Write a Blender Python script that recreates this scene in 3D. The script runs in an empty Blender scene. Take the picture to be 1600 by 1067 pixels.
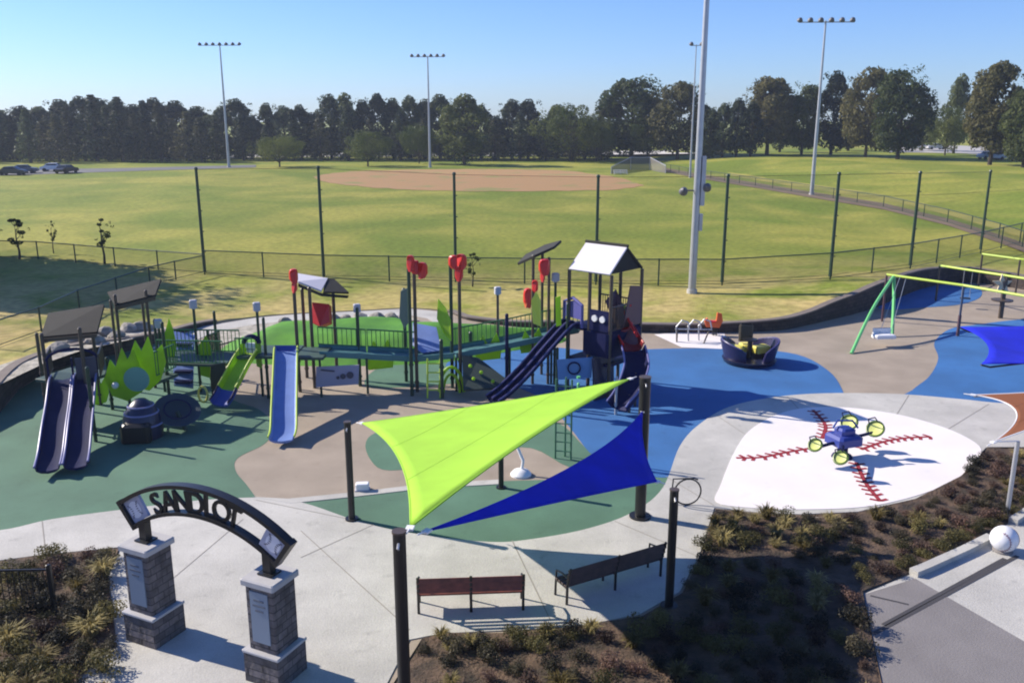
import bpy, bmesh, math, random
from mathutils import Vector, Matrix, geometry, noise
R = math.radians
C = bpy.context.scene.collection

# ---------------------------------------------------------------- camera
CAM_H, FPX, PITCH = 10.0, 1389.0, R(14.26)
cam = bpy.data.cameras.new('camera'); cam_o = bpy.data.objects.new('camera', cam); C.objects.link(cam_o)
cam.sensor_width = 36; cam.lens = FPX/1600*36; cam.clip_start = .1; cam.clip_end = 3000
cam_o.location = (0, 0, CAM_H); cam_o.rotation_euler = (math.pi/2-PITCH, 0, 0)
bpy.context.scene.camera = cam_o
# ---------------------------------------------------------------- sun and sky
SUN_EL, SUN_AZ = R(32), R(22)          # light travels toward +x and a little toward the camera
w = bpy.data.worlds.new("World"); bpy.context.scene.world = w; w.use_nodes = True
nt = w.node_tree; bg = nt.nodes['Background']
sky = nt.nodes.new('ShaderNodeTexSky'); sky.sky_type = 'NISHITA'; sky.sun_disc = False
sky.sun_elevation = SUN_EL; sky.sun_rotation = math.atan2(-math.cos(SUN_AZ), math.sin(SUN_AZ))
sky.air_density = 1.0; sky.dust_density = 0.2; sky.ozone_density = 3.0; sky.altitude = 100
tint = nt.nodes.new('ShaderNodeMix'); tint.data_type = 'RGBA'; tint.blend_type = 'MULTIPLY'; tint.inputs[0].default_value = 1; tint.inputs[7].default_value = (.66, .85, 1.34, 1)
nt.links.new(sky.outputs[0], tint.inputs[6]); nt.links.new(tint.outputs[2], bg.inputs[0]); bg.inputs[1].default_value = 0.085
sun = bpy.data.lights.new('sun', 'SUN'); sun.energy = 5.0; sun.angle = R(.5); sun.color = (1, .91, .78)
so = bpy.data.objects.new('sun', sun); C.objects.link(so)
SD = Vector((math.cos(SUN_AZ)*math.cos(SUN_EL), -math.sin(SUN_AZ)*math.cos(SUN_EL), -math.sin(SUN_EL)))
so.rotation_euler = SD.to_track_quat('-Z', 'Y').to_euler(); so.location = (-60, 30, 60)
vs = bpy.context.scene.view_settings
vs.view_transform = 'Standard'; vs.look = 'None'; vs.gamma = 1; vs.exposure = 0.62
bpy.context.scene.cycles.max_bounces = 6; bpy.context.scene.cycles.filter_width = 2.0
bpy.context.scene.cycles.transparent_max_bounces = 12

# ---------------------------------------------------------------- projection helpers (photo 1600x1067)
def ray(px, py):
    u = (px-800)/FPX; v = -(py-533.5)/FPX
    return Vector((u, math.cos(PITCH)+v*math.sin(PITCH), -math.sin(PITCH)+v*math.cos(PITCH)))
def G(px, py, z=0):
    d = ray(px, py); t = (z-CAM_H)/d.z
    return Vector((d.x*t, d.y*t, z))
def pt(px, py, Y):
    d = ray(px, py); t = Y/d.y
    return Vector((d.x*t, Y, CAM_H+d.z*t))

# ---------------------------------------------------------------- materials
MATS = {}
def mat(name, col, rough=.6, metal=0, var=0, vscale=3, bump=0, bscale=20, col2=None, trans=0, alpha=1, spec=.5, stops=(.35, .65), wear=0):
    if name in MATS: return MATS[name]
    m = bpy.data.materials.new(name); m.use_nodes = True; n = m.node_tree; b = n.nodes['Principled BSDF']
    b.inputs['Roughness'].default_value = rough; b.inputs['Metallic'].default_value = metal
    b.inputs['Specular IOR Level'].default_value = spec
    b.inputs['Base Color'].default_value = (*col, 1)
    tc = n.nodes.new('ShaderNodeTexCoord')
    if var or col2:
        nz = n.nodes.new('ShaderNodeTexNoise'); nz.inputs['Scale'].default_value = vscale; nz.inputs['Detail'].default_value = 6
        n.links.new(tc.outputs['Object'], nz.inputs['Vector'])
        r = n.nodes.new('ShaderNodeValToRGB'); r.color_ramp.elements[0].position, r.color_ramp.elements[1].position = stops
        c2 = col2 or tuple(min(1, c*(1+var)) for c in col); c1 = col if col2 else tuple(c*(1-var) for c in col)
        r.color_ramp.elements[0].color = (*c1, 1); r.color_ramp.elements[1].color = (*c2, 1)
        n.links.new(nz.outputs[0], r.inputs[0]); n.links.new(r.outputs[0], b.inputs['Base Color'])
        if wear:
            src = r.outputs[0]
            for sc_, lo, hi, a0, a1 in ((vscale*.35, 1-wear, 1+wear*.5, .35, .6), (38, 1-wear*1.1, 1+wear*.8, .3, .7), (2.3, 1-wear*1.3, 1, .30, .42)):
                t2 = n.nodes.new('ShaderNodeTexNoise'); t2.inputs['Scale'].default_value = sc_; t2.inputs['Detail'].default_value = 8; t2.inputs['Roughness'].default_value = .65
                n.links.new(tc.outputs['Object'], t2.inputs['Vector'])
                mr = n.nodes.new('ShaderNodeMapRange'); mr.inputs[1].default_value = a0; mr.inputs[2].default_value = a1; mr.inputs[3].default_value = lo; mr.inputs[4].default_value = hi
                n.links.new(t2.outputs[0], mr.inputs[0])
                mm = n.nodes.new('ShaderNodeVectorMath'); mm.operation = 'SCALE'; n.links.new(src, mm.inputs[0]); n.links.new(mr.outputs[0], mm.inputs['Scale']); src = mm.outputs[0]
            n.links.new(src, b.inputs['Base Color'])
    if bump:
        nb = n.nodes.new('ShaderNodeTexNoise'); nb.inputs['Scale'].default_value = bscale; nb.inputs['Detail'].default_value = 5
        n.links.new(tc.outputs['Object'], nb.inputs['Vector'])
        bp = n.nodes.new('ShaderNodeBump'); bp.inputs['Strength'].default_value = bump; bp.inputs['Distance'].default_value = .05
        n.links.new(nb.outputs[0], bp.inputs['Height']); n.links.new(bp.outputs[0], b.inputs['Normal'])
    out = n.nodes['Material Output']; last = b.outputs[0]
    if trans:
        tr = n.nodes.new('ShaderNodeBsdfTranslucent'); mx = n.nodes.new('ShaderNodeMixShader'); mx.inputs[0].default_value = trans
        if (var or col2): n.links.new(r.outputs[0], tr.inputs[0])
        else: tr.inputs[0].default_value = (*col, 1)
        n.links.new(last, mx.inputs[1]); n.links.new(tr.outputs[0], mx.inputs[2]); last = mx.outputs[0]
    if alpha < 1:
        tp = n.nodes.new('ShaderNodeBsdfTransparent'); mx = n.nodes.new('ShaderNodeMixShader'); mx.inputs[0].default_value = alpha
        n.links.new(tp.outputs[0], mx.inputs[1]); n.links.new(last, mx.inputs[2]); last = mx.outputs[0]
    n.links.new(last, out.inputs[0])
    MATS[name] = m; return m

def leafmat(name, c1, c2, scale=.35, trans=.35, rnd=.5):
    m = bpy.data.materials.new(name); m.use_nodes = True; n = m.node_tree; b = n.nodes['Principled BSDF']
    b.inputs['Roughness'].default_value = .65; b.inputs['Specular IOR Level'].default_value = .25
    tc = n.nodes.new('ShaderNodeTexCoord'); oi = n.nodes.new('ShaderNodeObjectInfo')
    nz = n.nodes.new('ShaderNodeTexNoise'); nz.inputs['Scale'].default_value = scale; nz.inputs['Detail'].default_value = 4
    n.links.new(tc.outputs['Object'], nz.inputs['Vector'])
    ma = n.nodes.new('ShaderNodeMath'); ma.operation = 'MULTIPLY_ADD'; ma.inputs[1].default_value = rnd; ma.inputs[2].default_value = -.5*rnd
    n.links.new(oi.outputs['Random'], ma.inputs[0])
    ad = n.nodes.new('ShaderNodeMath'); ad.operation = 'ADD'; n.links.new(nz.outputs[0], ad.inputs[0]); n.links.new(ma.outputs[0], ad.inputs[1])
    r = n.nodes.new('ShaderNodeValToRGB'); r.color_ramp.elements[0].position = .3; r.color_ramp.elements[1].position = .72
    r.color_ramp.elements[0].color = (*c1, 1); r.color_ramp.elements[1].color = (*c2, 1)
    n.links.new(ad.outputs[0], r.inputs[0]); n.links.new(r.outputs[0], b.inputs['Base Color'])
    tr = n.nodes.new('ShaderNodeBsdfTranslucent'); n.links.new(r.outputs[0], tr.inputs[0])
    mx = n.nodes.new('ShaderNodeMixShader'); mx.inputs[0].default_value = trans
    n.links.new(b.outputs[0], mx.inputs[1]); n.links.new(tr.outputs[0], mx.inputs[2]); n.links.new(mx.outputs[0], n.nodes['Material Output'].inputs[0])
    return m

def grassmat(name, green, yellow, dry):
    """lawn: broad patches, mown bands and dry ground toward the playground edge"""
    m = bpy.data.materials.new(name); m.use_nodes = True; n = m.node_tree; b = n.nodes['Principled BSDF']; L = n.links.new
    b.inputs['Roughness'].default_value = .85; b.inputs['Specular IOR Level'].default_value = .15
    tc = n.nodes.new('ShaderNodeTexCoord')
    def nz(s, d=5, dist=0, sx=1, sy=1):
        mp = n.nodes.new('ShaderNodeMapping'); mp.inputs['Scale'].default_value = (sx, sy, 1); L(tc.outputs['Object'], mp.inputs[0])
        t = n.nodes.new('ShaderNodeTexNoise'); t.inputs['Scale'].default_value = s; t.inputs['Detail'].default_value = d; t.inputs['Distortion'].default_value = dist
        L(mp.outputs[0], t.inputs['Vector']); return t
    def ramp(a, c, src):
        r = n.nodes.new('ShaderNodeMapRange'); r.inputs[1].default_value = a; r.inputs[2].default_value = c; L(src, r.inputs[0]); return r.outputs[0]
    def mix(f, a, c):
        x = n.nodes.new('ShaderNodeMix'); x.data_type = 'RGBA'; L(f, x.inputs[0])
        for s, v in ((6, a), (7, c)):
            if isinstance(v, tuple): x.inputs[s].default_value = (*v, 1)
            else: L(v, x.inputs[s])
        return x.outputs[2]
    big = nz(.045, 5, 1.0, 1.0, 1.0)
    col = mix(ramp(.38, .62, big.outputs[0]), green, yellow)
    band = nz(.11, 5, .8, .8, .7)
    col = mix(ramp(.45, .75, band.outputs[0]), col, tuple(x*.9 for x in green))
    sp = n.nodes.new('ShaderNodeSeparateXYZ'); L(tc.outputs['Object'], sp.inputs[0])
    near = ramp(62, 44, sp.outputs['Y'])
    dn = nz(.25, 6, .4); mu = n.nodes.new('ShaderNodeMath'); mu.operation = 'MULTIPLY'; L(near, mu.inputs[0]); L(ramp(.36, .58, dn.outputs[0]), mu.inputs[1])
    col = mix(mu.outputs[0], col, dry)
    fine = nz(2.2, 8); f2 = mix(ramp(.35, .7, fine.outputs[0]), (.78, .78, .78), (1.2, 1.2, 1.2))
    mm = n.nodes.new('ShaderNodeMix'); mm.data_type = 'RGBA'; mm.blend_type = 'MULTIPLY'; mm.inputs[0].default_value = 1
    L(col, mm.inputs[6]); L(f2, mm.inputs[7]); L(mm.outputs[2], b.inputs['Base Color'])
    bn = nz(9, 6); bp = n.nodes.new('ShaderNodeBump'); bp.inputs['Strength'].default_value = .6; bp.inputs['Distance'].default_value = .05
    L(bn.outputs[0], bp.inputs['Height']); L(bp.outputs[0], b.inputs['Normal'])
    return m

# ---------------------------------------------------------------- mesh builder
ORG = {}
class MB:
    def __init__(s): s.v = []; s.f = []
    def add(s, vs, fs):
        o = len(s.v); s.v += [Vector(v) for v in vs]; s.f += [tuple(i+o for i in f) for f in fs]; return s
    def box(s, c, size, rz=0, M=None):
        x, y, z = [k/2 for k in size]; vs = [Vector((a, b, d)) for d in (-z, z) for b in (-y, y) for a in (-x, x)]
        m = Matrix.Translation(Vector(c)) @ (M if M else Matrix.Rotation(rz, 4, 'Z'))
        return s.add([m @ v for v in vs], [(0, 2, 3, 1), (4, 5, 7, 6), (0, 1, 5, 4), (2, 6, 7, 3), (0, 4, 6, 2), (1, 3, 7, 5)])
    def bbox(s, c, size, rz=0, b=.02):
        """box with bevelled vertical and top edges"""
        x, y = size[0]/2, size[1]/2; z0 = c[2]-size[2]/2; z1 = c[2]+size[2]/2
        def ring(ix, z):
            p = [(-x+ix+b, -y+ix), (x-ix-b, -y+ix), (x-ix, -y+ix+b), (x-ix, y-ix-b), (x-ix-b, y-ix), (-x+ix+b, y-ix), (-x+ix, y-ix-b), (-x+ix, -y+ix+b)]
            m = Matrix.Rotation(rz, 3, 'Z'); return [m @ Vector((q[0], q[1], 0))+Vector((c[0], c[1], z)) for q in p]
        vs = ring(0, z0)+ring(0, z1-b)+ring(b, z1)
        fs = [tuple(range(7, -1, -1)), tuple(range(16, 24))]
        for k in (0, 8):
            fs += [(k+i, k+(i+1) % 8, k+8+(i+1) % 8, k+8+i) for i in range(8)]
        return s.add(vs, fs)
    def tube(s, path, r, n=8, caps=True, closed=False):
        path = [Vector(p) for p in path]; rs = r if isinstance(r, (list, tuple)) else [r]*len(path)
        vs = []; N = len(path); up = None
        for i, p in enumerate(path):
            a = path[(i-1) % N] if (i > 0 or closed) else p; b = path[(i+1) % N] if (i < N-1 or closed) else p
            t = (b-a).normalized()
            if up is None: up = Vector((0, 0, 1)) if abs(t.z) < .9 else Vector((1, 0, 0))
            x = t.cross(up).normalized(); y = x.cross(t).normalized(); up = y
            vs += [p+rs[i]*(math.cos(k*2*math.pi/n)*x+math.sin(k*2*math.pi/n)*y) for k in range(n)]
        fs = []
        for i in range(N if closed else N-1):
            j = (i+1) % N
            fs += [(i*n+k, i*n+(k+1) % n, j*n+(k+1) % n, j*n+k) for k in range(n)]
        if caps and not closed: fs += [tuple(range(n-1, -1, -1)), tuple((N-1)*n+k for k in range(n))]
        return s.add(vs, fs)
    def cyl(s, p0, p1, r0, r1=None, n=12): return s.tube([p0, p1], [r0, r0 if r1 is None else r1], n)
    def lathe(s, c, prof, n=20, M=None):
        c = Vector(c); vs = []
        for r, z in prof:
            for k in range(n):
                v = Vector((r*math.cos(k*2*math.pi/n), r*math.sin(k*2*math.pi/n), z)); vs.append(c+(M @ v if M else v))
        fs = [(i*n+k, i*n+(k+1) % n, (i+1)*n+(k+1) % n, (i+1)*n+k) for i in range(len(prof)-1) for k in range(n)]
        fs += [tuple(range(n-1, -1, -1)), tuple((len(prof)-1)*n+k for k in range(n))]
        return s.add(vs, fs)
    def sphere(s, c, r, n=20, sc=(1, 1, 1)):
        pr = [(r*math.sin(a)*1, -r*math.cos(a)) for a in [math.pi*(i+.02)/(n//2+.04) for i in range(n//2+1)]]
        return s.lathe(c, pr, n, Matrix.Diagonal(Vector(sc)))
    def slab(s, pts, th, dirv=None):
        """planar outline given thickness th along its normal (or dirv)"""
        pts = [Vector(p) for p in pts]; n = len(pts)
        nr = Vector((0, 0, 0))
        for i in range(n): nr += pts[i].cross(pts[(i+1) % n])
        nr = (Vector(dirv) if dirv is not None else nr).normalized()*th
        return s.add([p+nr*.5 for p in pts]+[p-nr*.5 for p in pts],
                     [tuple(range(n)), tuple(range(2*n-1, n-1, -1))]+[(i, i+n, (i+1) % n+n, (i+1) % n) for i in range(n)])
    def build(s, name, m, parent=None, smooth=False):
        me = bpy.data.meshes.new(name); off = ORG.get(parent.name, Vector((0, 0, 0))) if parent else Vector((0, 0, 0))
        me.from_pydata([v-off for v in s.v], [], s.f); me.materials.append(m)
        if smooth: me.polygons.foreach_set('use_smooth', [True]*len(me.polygons))
        me.update(); o = bpy.data.objects.new(name, me); C.objects.link(o)
        if smooth:
            try: me.set_sharp_from_angle(angle=R(40))
            except Exception: pass
        if parent: o.parent = parent; ORG[o.name] = off
        return o
def tag(o, label, cat, group=None, kind=None):
    if label: o['label'] = label
    if cat: o['category'] = cat
    if group: o['group'] = group
    if kind: o['kind'] = kind
    return o
def thing(name, loc, label, cat, group=None):
    o = bpy.data.objects.new(name, None); C.objects.link(o); o.location = loc; o.empty_display_size = .2
    ORG[o.name] = Vector(loc); return tag(o, label, cat, group)
def struct(o, kind='structure', label=None):
    o['kind'] = kind
    if label: o['label'] = label
    return o
def children(o): return [c for c in bpy.data.objects if c.parent == o]
def copy_tree(o, parent=None):
    c = o.copy(); C.objects.link(c); c.parent = parent
    for ch in KIDS.setdefault(o.name, children(o)): copy_tree(ch, c)
    return c
KIDS = {}

def smooth_closed(P, k=6):
    n = len(P); out = []
    for i in range(n):
        a, b, c, d = P[(i-1) % n], P[i], P[(i+1) % n], P[(i+2) % n]
        for j in range(k):
            t = j/k; t2 = t*t; t3 = t2*t
            out.append(.5*((2*b)+(c-a)*t+(2*a-5*b+4*c-d)*t2+(3*b-a-3*c+d)*t3))
    return out
def smooth_open(P, k=6):
    out = []; n = len(P)
    for i in range(n-1):
        a, b, c, d = P[max(i-1, 0)], P[i], P[i+1], P[min(i+2, n-1)]
        for j in range(k):
            t = j/k; t2 = t*t; t3 = t2*t
            out.append(.5*((2*b)+(c-a)*t+(2*a-5*b+4*c-d)*t2+(3*b-a-3*c+d)*t3))
    return out+[P[-1]]
def inside(x, y, poly):
    r = False; n = len(poly); j = n-1
    for i in range(n):
        xi, yi = poly[i][0], poly[i][1]; xj, yj = poly[j][0], poly[j][1]
        if (yi > y) != (yj > y) and x < (xj-xi)*(y-yi)/(yj-yi)+xi: r = not r
        j = i
    return r
def sheet(name, poly, m, z, th=0):
    """flat surface; th > 0 gives it a visible edge"""
    b = MB(); n = len(poly); P = [Vector((p[0], p[1], z)) for p in poly]
    a = sum(P[i].x*P[(i+1) % n].y-P[(i+1) % n].x*P[i].y for i in range(n))
    if a < 0: P.reverse()
    b.add(P, [tuple(range(n))])
    if th: b.add(P+[p-Vector((0, 0, th)) for p in P], [(i, i+n, (i+1) % n+n, (i+1) % n) for i in range(n)])
    return struct(b.build(name, m))
def relief(name, poly, m, cell, hf, hole=None, extra=()):
    """surface over an outline, with inner points so it can rise and fall"""
    poly = [(p[0], p[1]) for p in poly]; vs = [Vector(p) for p in poly]; es = [(i, (i+1) % len(poly)) for i in range(len(poly))]
    if hole:
        o = len(vs); vs += [Vector((p[0], p[1])) for p in hole]; es += [(o+i, o+(i+1) % len(hole)) for i in range(len(hole))]
    xs = [p[0] for p in poly]; ys = [p[1] for p in poly]
    if cell:
        y = min(ys)+cell/2
        while y < max(ys):
            x = min(xs)+cell/2
            while x < max(xs):
                q = (x+random.uniform(-.3, .3)*cell, y+random.uniform(-.3, .3)*cell)
                if inside(*q, poly) and not (hole and inside(*q, hole)): vs.append(Vector(q))
                x += cell
            y += cell
    vs += [Vector(e) for e in extra]
    V, E, F, *_ = geometry.delaunay_2d_cdt(vs, es, [], 0, 1e-5)
    fs = []
    for f in F:
        cx = sum(V[i].x for i in f)/len(f); cy = sum(V[i].y for i in f)/len(f)
        if inside(cx, cy, poly) and not (hole and inside(cx, cy, hole)):
            a = (V[f[1]]-V[f[0]]).cross(V[f[2]]-V[f[0]]); fs.append(tuple(f) if a > 0 else tuple(reversed(f)))
    b = MB(); b.add([Vector((v.x, v.y, hf(v.x, v.y))) for v in V], fs)
    return struct(b.build(name, m, smooth=True))
def px(lst, z=0): return [G(a, b, z) for a, b in lst]

# ---------------------------------------------------------------- palette
grass = grassmat('lawn_grass', (.165, .215, .028), (.33, .315, .060), (.46, .36, .14))
turf = mat('artificial_turf', (.05, .20, .006), .8, col2=(.10, .32, .012), vscale=.6, bump=.5, bscale=60)
tan = mat('tan_rubber', (.335, .275, .212), .85, var=.09, vscale=.7, wear=.10, bump=.3, bscale=90)
greenr = mat('green_rubber', (.085, .180, .115), .85, var=.10, wear=.12, vscale=.6, bump=.3, bscale=90)
bluer = mat('blue_rubber', (.034, .142, .36), .85, var=.10, wear=.12, vscale=.5, bump=.3, bscale=90)
whiter = mat('white_rubber', (.78, .735, .71), .8, var=.03, wear=.06, vscale=.5, bump=.15, bscale=60)
conc = mat('concrete', (.475, .46, .42), .85, var=.06, wear=.15, vscale=.9, bump=.2, bscale=25)
concd = mat('path_shade_grey', (.20, .185, .18), .85, var=.08, vscale=1.1, bump=.2, bscale=25)  # tone of the painted path shade; the bollard base shares this grey
joint = mat('paving_joint', (.26, .24, .21), .9)
wallm = mat('retaining_wall_block', (.055, .042, .038), .9, var=.2, vscale=1.5, bump=.5, bscale=8)
capm = mat('wall_cap', (.17, .14, .12), .85, var=.1, vscale=2)
mulch = mat('mulch', (.035, .025, .017), .95, col2=(.125, .080, .052), vscale=2.2, bump=1, bscale=14)
dirt = mat('infield_dirt', (.24, .22, .06), .95, col2=(.37, .215, .085), vscale=.16, stops=(.33, .44), bump=.3, bscale=10)
asph = mat('asphalt', (.13, .13, .13), .9, var=.1, vscale=.2)
gravel = mat('pale_gravel', (.28, .26, .21), .95, col2=(.50, .46, .38), vscale=3, bump=1, bscale=12)
rockm = mat('rock', (.26, .24, .21), .9, var=.3, vscale=2, bump=.6, bscale=8)
postg = mat('dark_green_post', (.016, .045, .028), .45)
postb = mat('brown_post', (.075, .055, .042), .45)
black = mat('black_metal', (.012, .012, .013), .4)
steel = mat('galvanised_steel', (.42, .43, .46), .4, metal=.5, var=.06, vscale=2)
lime = mat('lime_plastic', (.42, .66, .025), .4, var=.05, trans=.4)
limem = mat('lime_metal', (.45, .60, .06), .4)
mint = mat('green_metal', (.16, .55, .18), .4)
navy = mat('navy_plastic', (.007, .010, .058), .6, var=.08, spec=.18)
bluep = mat('blue_plastic', (.03, .06, .28), .4)
peri = mat('periwinkle_plastic', (.16, .24, .50), .45, var=.06)
redp = mat('red_plastic', (.60, .018, .015), .4)
maroon = mat('maroon_plastic', (.22, .015, .02), .4)
whitep = mat('white_metal', (.80, .79, .78), .45)
yellowp = mat('yellow_plastic', (.70, .62, .12), .45)
orange = mat('orange_plastic', (.60, .10, .02), .5)
greyp = mat('grey_plastic', (.42, .42, .47), .6)
teal = mat('teal_deck', (.075, .20, .20), .6, var=.06)
limef = mat('lime_fabric', (.40, .70, .055), .9, var=.05, vscale=1.2, trans=.25, bump=.1, bscale=300)
bluef = mat('blue_fabric', (.008, .020, .60), .9, var=.12, vscale=1.2, trans=.25, bump=.1, bscale=300)
brownf = mat('brown_fabric', (.30, .11, .05), .85, trans=.25, bump=.1, bscale=300)
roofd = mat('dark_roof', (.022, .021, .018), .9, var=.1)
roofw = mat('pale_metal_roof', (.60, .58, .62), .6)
wood = mat('red_wood', (.20, .055, .035), .55, var=.25, vscale=6)
woodd = mat('dark_wood', (.055, .028, .024), .6, var=.25, vscale=6)
stone = mat('pillar_stone', (.11, .10, .105), .9, var=.28, vscale=5, bump=.8, bscale=9)
capst = mat('pale_capstone', (.42, .41, .41), .8, var=.06, vscale=4)
def add_courses(m, sc=1.0):
    n = m.node_tree; b = n.nodes['Principled BSDF']; L = n.links.new
    tc = n.nodes.new('ShaderNodeTexCoord'); sp = n.nodes.new('ShaderNodeSeparateXYZ'); L(tc.outputs['Object'], sp.inputs[0])
    ad = n.nodes.new('ShaderNodeMath'); ad.operation = 'ADD'; L(sp.outputs['X'], ad.inputs[0]); L(sp.outputs['Y'], ad.inputs[1])
    cb = n.nodes.new('ShaderNodeCombineXYZ'); L(ad.outputs[0], cb.inputs[0]); L(sp.outputs['Z'], cb.inputs[1])
    br = n.nodes.new('ShaderNodeTexBrick'); L(cb.outputs[0], br.inputs['Vector']); br.inputs['Scale'].default_value = 1
    br.inputs['Brick Width'].default_value = .34*sc; br.inputs['Row Height'].default_value = .15*sc; br.inputs['Mortar Size'].default_value = .012
    br.inputs['Color1'].default_value = (.72, .72, .72, 1); br.inputs['Color2'].default_value = (1.35, 1.3, 1.25, 1); br.inputs['Mortar'].default_value = (.42, .42, .42, 1)
    old = b.inputs['Base Color'].links[0].from_socket
    mx = n.nodes.new('ShaderNodeMix'); mx.data_type = 'RGBA'; mx.blend_type = 'MULTIPLY'; mx.inputs[0].default_value = 1
    L(old, mx.inputs[6]); L(br.outputs['Color'], mx.inputs[7]); L(mx.outputs[2], b.inputs['Base Color'])
add_courses(stone); add_courses(wallm, 1.3)
plaque = mat('plaque', (.20, .25, .32), .5)
net = mat('netting', (.04, .05, .02), .8, alpha=.07)
link = mat('chain_link', (.05, .055, .03), .7, alpha=.20)
bark = mat('bark', (.055, .042, .032), .95, var=.3, vscale=3)
# ================================================================ SETTING
random.seed(7)
# boundary of the sunken play area (foot of the retaining wall) with the wall height there
B = [(0, 645, .9), (30, 608, .85), (70, 585, .8), (130, 564, .7), (200, 549, .55), (260, 531, .35), (320, 509, .15), (400, 496, .06), (470, 490, .04), (560, 486, .04),
     (640, 482, .04), (700, 488, .05), (730, 500, .12), (800, 510, .2), (860, 513, .28), (950, 517, .33), (1000, 519, .35), (1100, 520, .38), (1210, 517, .5), (1262, 508, .6),
     (1300, 499, .85), (1337, 490, 1.05), (1375, 478, 1.25), (1430, 455, 1.15), (1470, 445, 1.0), (1510, 442, .9), (1550, 445, .8), (1600, 453, .75), (1700, 475, .6)]
bw = [(G(a, b), h) for a, b, h in B]
bound = smooth_open([Vector((p.x, p.y, h)) for p, h in bw], 4)
left0 = Vector((-21.5, bound[0].y-5, .9)); left1 = Vector((-24, 15, .9))
right0 = Vector((bound[-1].x+6, bound[-1].y-4, .6)); right1 = Vector((45, 25, .6))
wallline = [left1, left0]+bound+[right0, right1]
playpoly = [Vector((-24, -25, .4))]+wallline+[Vector((45, -25, .4))]
_tk = [G(a, c, .2) for a, c in [(1035, 262), (1090, 272), (1180, 286), (1265, 300), (1380, 318), (1480, 342), (1560, 367), (1640, 394)]]
def bank(x, y):
    if x < 10 or y < 45: return 0
    if y >= _tk[0].y: f = _tk[0].x+(y-_tk[0].y)*-.1
    elif y <= _tk[-1].y: f = _tk[-1].x+(_tk[-1].y-y)*.5
    else:
        for a, c in zip(_tk, _tk[1:]):
            if c.y <= y <= a.y: f = a.x+(c.x-a.x)*(a.y-y)/(a.y-c.y); break
    t = max(0, min(1, (x-f-1.5)/22)); return 1.7*t*t*(3-2*t)
def Lz(x, y):
    sw = sh = 0; dm = 1e9
    for p in wallline[::3]:
        d2 = (p.x-x)**2+(p.y-y)**2+.05; dm = min(dm, d2); q = 1/d2**2; sw += q; sh += q*p.z
    t = min(1, math.sqrt(dm)/14); t = t*t*(3-2*t)
    h = sh/sw*(1-t)+.45*t
    t2 = max(0, min(1, (y-75)/60))
    return h*(1-t2)+.2*t2+bank(x, y)
def GL(a, b, dz=0):
    z = .4
    for _ in range(4):
        p = G(a, b, z+dz); z = Lz(p.x, p.y)
    p.z = z+dz; return p
ext = []
y = -20.
while y < 140:
    st = 1.6 if y < 62 else 8
    x = -70.
    while x < 90:
        if not inside(x, y, playpoly) and (min((p.x-x)**2+(p.y-y)**2 for p in wallline) > .5): ext.append((x+random.uniform(-.2, .2), y+random.uniform(-.2, .2)))
        x += st
    y += st
for yy in range(50, 260, 7):
    for xx in range(24, 160, 7):
        if (yy > 60 or xx > 50) and not inside(xx, yy, playpoly): ext.append((xx+.37, yy+.21))
for yy in range(150, 1200, 60):
    for xx in range(-900, 901, 75): ext.append((xx, yy))
g = relief('lawn', [(-1000, -60), (1000, -60), (1000, 1300), (-1000, 1300)], grass, 0, Lz, hole=[(p.x, p.y) for p in playpoly], extra=ext)

# retaining wall: face, top and cap
def wall_mesh(line, th, z0, ztop, name, m, parent=None):
    b = MB(); n = len(line); nr = []
    for i in range(n):
        t = (line[min(i+1, n-1)]-line[max(i-1, 0)]); t.z = 0; t.normalize(); nr.append(Vector((-t.y, t.x, 0)))
    vs = []
    for i, p in enumerate(line):
        q = Vector((p.x, p.y, 0)); o = q+nr[i]*th[1]; a = q+nr[i]*th[0]
        zt = p.z+ztop
        vs += [a+Vector((0, 0, z0(p))), a+Vector((0, 0, zt)), o+Vector((0, 0, zt)), o+Vector((0, 0, z0(p)))]
    fs = [(i*4+k, i*4+(k+1) % 4, i*4+4+(k+1) % 4, i*4+4+k) for i in range(n-1) for k in range(4)]+[(0, 1, 2, 3), (n*4-4, n*4-3, n*4-2, n*4-1)]
    return b.add(vs, fs).build(name, m, parent)
for nm, seg, lab in (('retaining_wall', wallline[:28], 'long low block retaining wall curving behind the left end of the playground'), ('retaining_wall', wallline[46:], 'low dark retaining wall curving behind the tan surfacing and the swings')):
    t = thing(nm, (seg[len(seg)//2].x, seg[len(seg)//2].y, 0), lab, 'retaining wall')
    wall_mesh(seg, (0, .3), lambda p: -.1, -.0, 'wall', wallm, t)
    wall_mesh(seg, (-.04, .34), lambda p: p.z+.003, .07, 'cap', capm, t)

# surfacing
sheet('tan_surfacing', [(p.x, p.y) for p in playpoly], tan, 0)
leftg = px([(0, 645), (30, 608), (70, 585), (130, 564), (200, 549), (260, 531), (330, 540)])+smooth_open(px([(330, 540), (350, 580), (358, 620), (405, 640), (428, 665), (415, 692), (372, 715), (368, 735), (385, 757), (402, 780)]), 5)[1:]+px([(395, 790), (300, 800), (180, 805), (80, 825), (0, 845)])
leftg = [Vector((-21.4, 22, 0))]+leftg+[Vector((-16.5, 17.5, 0)), Vector((-22, 17.2, 0))]
lg2 = leftg[:1]+leftg[1:]
sheet('green_surfacing', [(p.x, p.y+0) for p in lg2], greenr, .006)
sheet('green_surfacing', smooth_closed(px([(445, 786), (560, 770), (650, 760), (780, 752), (900, 748), (1000, 742), (1045, 745), (1035, 790), (960, 835), (760, 850), (560, 830)]), 4), greenr, .006)
sheet('green_surfacing', smooth_closed(px([(572, 690), (600, 672), (700, 655), (800, 650), (870, 660), (905, 690), (930, 722), (890, 730), (830, 700), (760, 705), (700, 722), (610, 735), (580, 720)]), 4), greenr, .006)
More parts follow.
